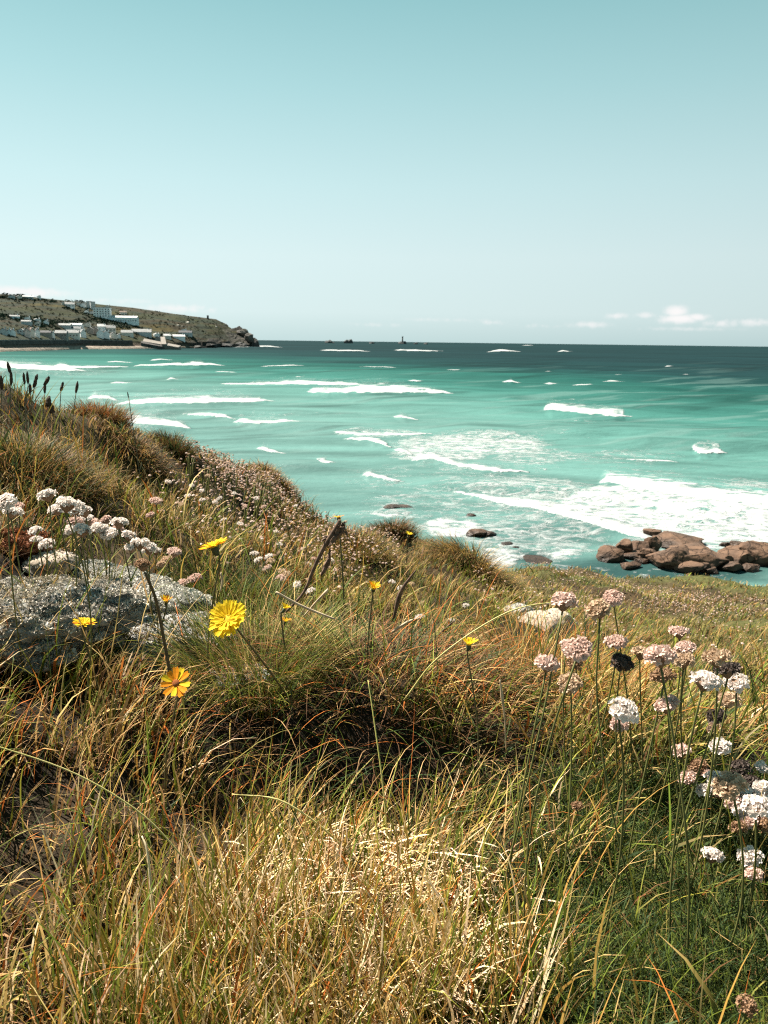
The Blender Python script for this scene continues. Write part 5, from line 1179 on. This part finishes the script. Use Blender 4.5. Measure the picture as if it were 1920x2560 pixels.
P3 = at_ground(cx, cy); r3 = np.hypot(P3[:, 0], P3[:, 1]); kp = (r3 > 2.6) & (r3 < edge_r(np.arctan2(P3[:, 0], P3[:, 1])) * 1.03) & (fbm(P3[:, 0] * 1.2, P3[:, 1] * 1.2, 177, 3) > rng.uniform(.30, .62, n)); P3 = P3[kp]; P3[:, 2] += rng.uniform(.03, .11, len(P3))
n = 620; t_ = rng.random(n); P4 = at_ground(430 + t_ * 480 + rng.normal(0, 40, n), 1215 + t_ * 190 + np.abs(rng.normal(0, 60, n))); P4[:, 2] += rng.uniform(.05, .10, n)
Pa = np.concatenate([P1, P2, P3, P4]); ra = np.hypot(Pa[:, 0], Pa[:, 1])
head_cloud('thrift_carpet', Pa, np.clip(.0052 + .0005 * ra, .0055, .014) * rng.uniform(.6, 1.1, len(Pa)), [(.38, .26, .20), (.30, .20, .14), (.46, .34, .29), (.22, .13, .08)], 'carpet of faded pinkish thrift heads along the far brow and slope')

# ================================================================== YELLOW FLOWERS (hawkbit)
yel = simple('yellow_petal', (.80, .58, .03), .7, .06, 60, 0, .1, (.72, .46, .015), .42)
oran = simple('orange_petal', (.74, .28, .012), .7, .08, 60, 0, .1, (.66, .20, .008), .35)
rust_c = simple('rusty_disc', (.30, .08, .01), .8, .3, 200, .001)
ydisc = simple('golden_disc', (.80, .50, .02), .8, .15, 200, .001)
bud_m = simple('dark_calyx', (.05, .055, .025), .7, .3, 80)
ystem = simple('hawkbit_stem', (.085, .075, .032), .6, .3, 30)
def petal_mesh(mt, wide):
    """strap petal, notched tip, unit length along +X, slightly channelled"""
    xs = [0, .25, .55, .82, 1.0]; ws = [.05, .10 * wide, .15 * wide, .16 * wide, .12 * wide]; v, f = [], []
    for i, (x, w_) in enumerate(zip(xs, ws)):
        z = .10 * x * x; v += [(x, -w_, z + .03), (x, 0, z - (.0 if i == 4 else .0)), (x, w_, z + .03)]
    v[12] = (1.0, -ws[4] * .9, .12); v[13] = (.93, 0, .09); v[14] = (1.0, ws[4] * .9, .12)
    for i in range(4):
        b = i * 3; f += [(b, b + 3, b + 4, b + 1), (b + 1, b + 4, b + 5, b + 2)]
    me = bpy.data.meshes.new('petal'); me.from_pydata(v, [], f); me.materials.append(mt); me.update(); return me
PET = {('y', 1): petal_mesh(yel, .8), ('o', 1): petal_mesh(oran, .8), ('y', 2): petal_mesh(yel, 1.45), ('o', 2): petal_mesh(oran, 1.45)}
def hawkbit(px_, py_, rpx, dist, normal, label, n1=20, n2=14, cup=0.1, wide=1, colr='y', disc=ydisc, mixo=0.0, stem_to=None, half=False):
    dd = fwd + rgt * (px_ - 960) / F - upv * (py_ - 1280) / F; hd = CAM + dd * dist; sz = rpx * dist / F
    if stem_to: g = at_ground([stem_to[0]], [stem_to[1]])[0]; bx, by, bz = g[0], g[1], g[2] - .005
    else:
        bx, by = hd[0] + random.uniform(-.03, .03), hd[1] + random.uniform(-.02, .04); bz = ground_z(np.array([bx]), np.array([by]))[0] - .005
    root = empty('hawkbit_flower', (bx, by, bz)); o = Vector((bx, by, bz)); top = Vector(hd) - o
    nv = (rgt * normal[0] + upv * normal[1] - fwd * normal[2]); nv = Vector(nv).normalized(); q = nv.to_track_quat('Z', 'Y')
    hb = top - nv * sz * .55
    pts_ = smooth_curve([(0, 0, 0), tuple(hb * .45 + Vector((random.uniform(-.01, .01), 0, .01))), tuple(hb - nv * sz * .5), tuple(hb)], 5)
    obj('stem', MB().tube(pts_, max(.0011, dist * .0011), 6).mesh('stem', ystem, True), None, root)
    cal = obj('calyx', MB().tube([(0, 0, -.62), (0, 0, -.5), (0, 0, -.1), (0, 0, -.02)], [.08, .20, .27, .22], 9).mesh('calyx', bud_m, True), None, root, top); cal.rotation_euler = q.to_euler(); cal.scale = (sz,) * 3
    hm = MB(); hm.tube([(0, 0, -.06), (0, 0, .02), (0, 0, .08), (0, 0, .11)], [.24, .27, .20, .05], 10)
    head = obj('flower_head', hm.mesh('flower_head', disc, True), None, root, top); head.rotation_euler = q.to_euler(); head.scale = (sz,) * 3
    for ring, (n_, ln, el) in enumerate(((n1, 1.0, cup), (n2, .72, cup + .28), (10 if n2 else 0, .42, cup + .6))):
        for k in range(n_):
            a_ = (k + ring * .5 + random.uniform(-.25, .25)) / n_ * 6.283
            if half and math.sin(a_) < -.3: continue
            cc = 'o' if random.random() < mixo else colr
            p_ = obj('petal', PET[(cc, wide)], None, head, (math.cos(a_) * .12, math.sin(a_) * .12, .015 + .02 * ring))
            p_.rotation_euler = (random.uniform(-.25, .25), -(el + random.uniform(-.12, .12)), a_); l_ = ln * random.uniform(.82, 1.02) * .9; p_.scale = (l_, l_ * .95, l_)
    return tag(root, label, 'flower', 'yellow hawkbit flowers')
hawkbit(570, 1548, 54, .82, (-.25, .55, .80), 'large bright yellow flower facing the viewer, crossed by a thin grass stem', 34, 26, .06, stem_to=(760, 1800))
hawkbit(535, 1366, 40, 1.12, (-.30, .94, .10), 'tilted yellow-orange flower seen from the side above dark grass', 26, 18, .10, mixo=.35)
hawkbit(440, 1708, 40, .86, (.0, .45, .9), 'orange and yellow flower with few broad petals and a rusty centre', 11, 0, .04, 2, 'y', rust_c, .55)
hawkbit(211, 1559, 31, 1.05, (.15, .93, .18), 'flat yellow flower seen edge-on over the silver stone', 24, 14, .08, mixo=.1)
hawkbit(415, 1503, 20, 1.25, (.1, .85, .4), 'small half-open yellow flower before the bluish white stone', 12, 8, .7, mixo=.5)
hawkbit(712, 1521, 19, 1.15, (.45, .88, -.15), 'small yellow flower turned away, right of the large one', 12, 8, .65, mixo=.15)
hawkbit(714, 1553, 17, 1.25, (.2, .95, .1), 'faint yellow flower hidden in grass under the turned-away one', 12, 6, .35, mixo=.4)
hawkbit(934, 1470, 22, 1.15, (.1, .75, .55), 'yellow-orange flower on a dark stem right of the dried stalk', 14, 10, .55, mixo=.4)
hawkbit(1172, 1611, 27, 1.0, (.1, .97, .08), 'yellow cup-shaped flower with dark calyx over bright green grass', 14, 10, .5)
hawkbit(846, 1293, 17, 1.30, (-.1, .97, .0), 'small orange flower peeping over the tip of the big dried stalk', 12, 0, .15, mixo=.8)
hawkbit(1022, 1335, 11, 4.2, (.2, .8, .3), 'tiny yellow flower by the brow, before the sea', 12, 0, .3)
hawkbit(1130, 1716, 14, 1.2, (.1, .95, .1), 'faded orange flower low in the grass right of the big tussock top', 12, 0, .35, colr='o')

# ================================================================== SEED HEADS, DRIED STALKS
plant_m = simple('plantain_spike', (.050, .033, .021), .9, .4, 300, .001); pst = simple('plantain_stalk', (.10, .085, .045), .7, .3, 40)
def plantain(px_, py_, dist, hpx, wpx, label, lean=0.0):
    """dark spike on a bare stalk; (px_,py_) is the middle of the spike"""
    s_ = dist / F; L_ = hpx * s_; W_ = wpx * s_ * .5; dd = fwd + rgt * (px_ - 960) / F - upv * (py_ - 1280) / F; c = CAM + dd * dist / math.hypot(dd[0], dd[1])
    dz = Vector((lean, random.uniform(-.15, .15), 1)).normalized(); b = Vector(c) - dz * L_ * .5
    gx, gy = b.x - lean * .12 + random.uniform(-.02, .02), b.y - random.uniform(0, .05); gz_ = ground_z(np.array([gx]), np.array([gy]))[0] - .005
    o = Vector((gx, gy, gz_)); root = empty('plantain', tuple(o))
    obj('stalk', MB().tube(smooth_curve([(0, 0, 0), tuple((b - o) * .5 + Vector((0, 0, .01))), tuple(b - o)], 4), max(.0008, dist * .0005), 5).mesh('stalk', pst, True), None, root)
    mb = MB(); k_ = 7; pr = [.55, .9, 1, 1, .95, .75, .25]
    mb.tube([tuple(b - o + dz * L_ * i / (k_ - 1)) for i in range(k_)], [W_ * q for q in pr], 8)
    me = mb.mesh('spike', plant_m, False)
    for v in me.vertices: v.co += Vector((random.uniform(-1, 1), random.uniform(-1, 1), random.uniform(-1, 1))) * W_ * .22
    obj('spike', me, None, root)
    return tag(root, label, 'plantain', 'plantain heads on the brow at the left')
PLN = [(22, 918, 24, 10, 'tallest plantain head at the left, highest on the brow', -.1), (28, 945, 30, 10, 'plantain head under the tallest one', .1), (60, 946, 26, 8, 'plantain head, left of a close upright pair', 0), (69, 944, 28, 8, 'plantain head, right of a close upright pair', .05), (89, 952, 32, 10, 'plantain head slanting right of the upright pair', .3), (75, 971, 22, 9, 'lower plantain head below the upright pair', 0), (117, 952, 24, 12, 'forked plantain head, upper part at the corner of the brow', .6), (112, 972, 20, 9, 'plantain head right beneath the forked one', .1), (155, 966, 22, 9, 'plantain head standing alone before the sea, second from its end', .3), (192, 968, 28, 9, 'plantain head farthest out before the sea', .25), (121, 1003, 24, 16, 'thick dark plantain head low on the brow', .2), (3, 956, 30, 12, 'plantain head cut by the left edge', .1), (320, 987, 14, 4, 'thin lone grass spike standing in front of the surf', -.2), (128, 1020, 24, 18, 'dark tangled plantain head at the foot of the brow', -.1), (-60, 930, 30, 11, 'plantain head beyond the left edge', 0)]
for (a, b, h, w_, lab, ln) in PLN: plantain(a, b, 2.55, h, w_ * .72, lab, ln)
dead = simple('dried_stalk', (.155, .095, .062), .85, .4, 120, .001, .2, (.055, .034, .024)); deadpale = simple('bleached_stalk', (.42, .31, .20), .8, .3, 60)
# brown globular seed head with a long curved stem
def free_stalk(name, pixs, dist, rads, mt, label, cat, parts=()):
    P_ = [Vector(at(x, y, d)) for (x, y), d in zip(pixs, dist)]; o = P_[0].copy(); root = empty(name, tuple(o))
    c = smooth_curve([tuple(p_ - o) for p_ in P_], 6); rd = np.interp(np.linspace(0, 1, len(c)), np.linspace(0, 1, len(rads)), rads)
    obj('stem', MB().tube(c, list(rd), 7).mesh('stem', mt, True), None, root)
    for nm, fn in parts: fn(nm, root, o, P_)
    return tag(root, label, cat)
def globe(px_, py_, d_, rpx, kind):
    def fn(nm, root, o, P_):
        s_ = rpx * d_ / F; c = Vector(at(px_, py_, d_)) - o
        h = obj(nm, thrift_mesh(kind, 555, 60, 4), None, root, c); h.scale = (s_,) * 3
        obj('core', MB().tube([(0, 0, -.8), (0, 0, -.4), (0, 0, .3), (0, 0, .7)], [.2, .6, .7, .3], 8).mesh('core', bract_m, True), None, h)
    return fn
free_stalk('seed_stalk', [(432, 1720), (408, 1590), (390, 1500), (363, 1432)], [.92, .92, .91, .90], [.0022, .002, .0018, .0016], simple('dark_seed_stem', (.07, .05, .025), .7, .3, 60), 'brown round seed head on a long curved dark stem before the lichen stones', 'seed head', [('seed_head', globe(357, 1413, .90, 19, 'tan'))])
def husk(quads):
    def fn(nm, root, o, P_):
        for (pa, pb, d_, w_) in quads:
            a_, b_ = Vector(at(*pa, d_)) - o, Vector(at(*pb, d_)) - o; n_ = 6; mb = MB()
            mb.tube(smooth_curve([tuple(a_), tuple((a_ + b_) * .5 + Vector((.004, .004, .002))), tuple(b_)], 4), [w_ * .3, w_ * .8, w_, w_ * 1.1, w_, w_ * .8, w_ * .6, w_ * .35, w_ * .15], 7)
            me = mb.mesh(nm, dead, False)
            for v in me.vertices: v.co += Vector((random.uniform(-1, 1), random.uniform(-1, 1), random.uniform(-1, 1))) * w_ * .3
            obj(nm, me, None, root)
    return fn
free_stalk('dried_stalk', [(715, 1530), (760, 1480), (785, 1420), (812, 1365), (842, 1318), (850, 1300)], [1.12] * 6, [.0018, .0022, .0028, .0036, .0045, .0026], dead, 'thick curled brown dried stalk rising against the bank in the middle', 'dried stalk', [('husk', husk([((803, 1440), (825, 1370), 1.125, .0038), ((832, 1350), (862, 1305), 1.12, .0052), ((822, 1365), (845, 1315), 1.115, .0045), ((845, 1330), (868, 1340), 1.12, .0022), ((815, 1345), (805, 1352), 1.12, .004)]))])
free_stalk('dried_twig', [(985, 1545), (995, 1500), (1008, 1468), (1040, 1425)], [1.25] * 4, [.0022, .0045, .0034, .0010], dead, 'dark blackened twig leaning right below the middle tussock', 'twig')
free_stalk('dried_twig', [(690, 1480), (740, 1508), (790, 1530), (838, 1548)], [1.0] * 4, [.0016, .0018, .0018, .0014], deadpale, 'straight pale straw lying slanting across the middle grass', 'straw')
free_stalk('dried_twig', [(980, 1580), (1020, 1555), (1050, 1545)], [1.2] * 3, [.0018, .0026, .001], deadpale, 'curled tan husk beside the dark blackened twig', 'husk')
free_stalk('dried_twig', [(1035, 1620), (1080, 1604), (1110, 1575), (1135, 1553)], [1.25] * 4, [.0012, .0014, .0026, .0012], dead, 'bent brown bud stalk left of the cup-shaped yellow flower', 'bud stalk')
free_stalk('dried_twig', [(760, 1540), (790, 1505), (815, 1480), (820, 1472)], [1.15] * 4, [.0012, .0014, .0028, .001], deadpale, 'pale furry grass spike right of the turned-away flower', 'grass spike')
free_stalk('dried_twig', [(1265, 1880), (1262, 1800), (1255, 1740), (1250, 1700)], [.95] * 4, [.0009, .001, .0022, .0007], deadpale, 'feathery pale grass spike left of the right-hand stems', 'grass spike')
free_stalk('dried_twig', [(550, 1480), (556, 1455), (552, 1432)], [1.2] * 3, [.0008, .0022, .0012], deadpale, 'small dried bud between the tilted and the large yellow flower', 'dried bud')
# long single stalks that cross the foreground
lime_s = simple('long_green_stalk', (.36, .33, .09), .6, .2, 20, 0, .3, (.46, .38, .16)); pal_s = simple('long_straw_stalk', (.58, .46, .28), .7, .2, 20)
free_stalk('grass_stalk', [(480, 2170), (360, 2040), (190, 1935), (0, 1868), (-60, 1858)], [.66, .68, .70, .72, .73], [.0008, .0008, .0007, .0006, .0004], lime_s, 'long pale green stalk arching in from the left edge across the grass', 'stalk')
free_stalk('grass_stalk', [(395, 2560), (385, 2320), (370, 2140), (355, 2090)], [.60, .62, .64, .65], [.0016, .0015, .0011, .0006], pal_s, 'tall thick straw stalk upright at the lower left', 'stalk')
free_stalk('grass_stalk', [(520, 2560), (505, 2420), (480, 2270), (440, 2190)], [.60, .61, .62, .63], [.0015, .0014, .0012, .0006], pal_s, 'leaning straw stalk right of the tall thick one', 'stalk')
free_stalk('grass_stalk', [(985, 2300), (960, 1990), (935, 1800), (920, 1700)], [.72, .75, .78, .80], [.0010, .0010, .0008, .0005], lime_s, 'tall yellow-green stalk rising in front of the big tussock', 'stalk')
free_stalk('grass_stalk', [(1010, 1750), (1100, 1640), (1270, 1530), (1420, 1500)], [.95, .95, .98, 1.0], [.0011, .0010, .0009, .0005], lime_s, 'thin green blade arching over the bright green patch', 'stalk')
free_stalk('grass_stalk', [(910, 2330), (880, 2150), (720, 2010), (580, 1985)], [.70, .71, .72, .73], [.0012, .0012, .0010, .0005], lime_s, 'bent yellow-green blade crossing the dark hollow', 'stalk')
free_stalk('grass_stalk', [(1060, 2440), (1180, 2250), (1260, 2160), (1290, 2110)], [.66, .68, .70, .71], [.0012, .0012, .0009, .0005], simple('rusty_stalk', (.42, .22, .12), .7, .2, 20), 'thin rusty stalk leaning right at the lower middle', 'stalk')
free_stalk('grass_stalk', [(1540, 2265), (1600, 2245), (1630, 2232)], [.72, .72, .72], [.0008, .0016, .0006], simple('orange_blade', (.48, .16, .05), .7, .2, 20), 'short orange dead blade lying on the dark cushion at the lower right', 'dead blade')
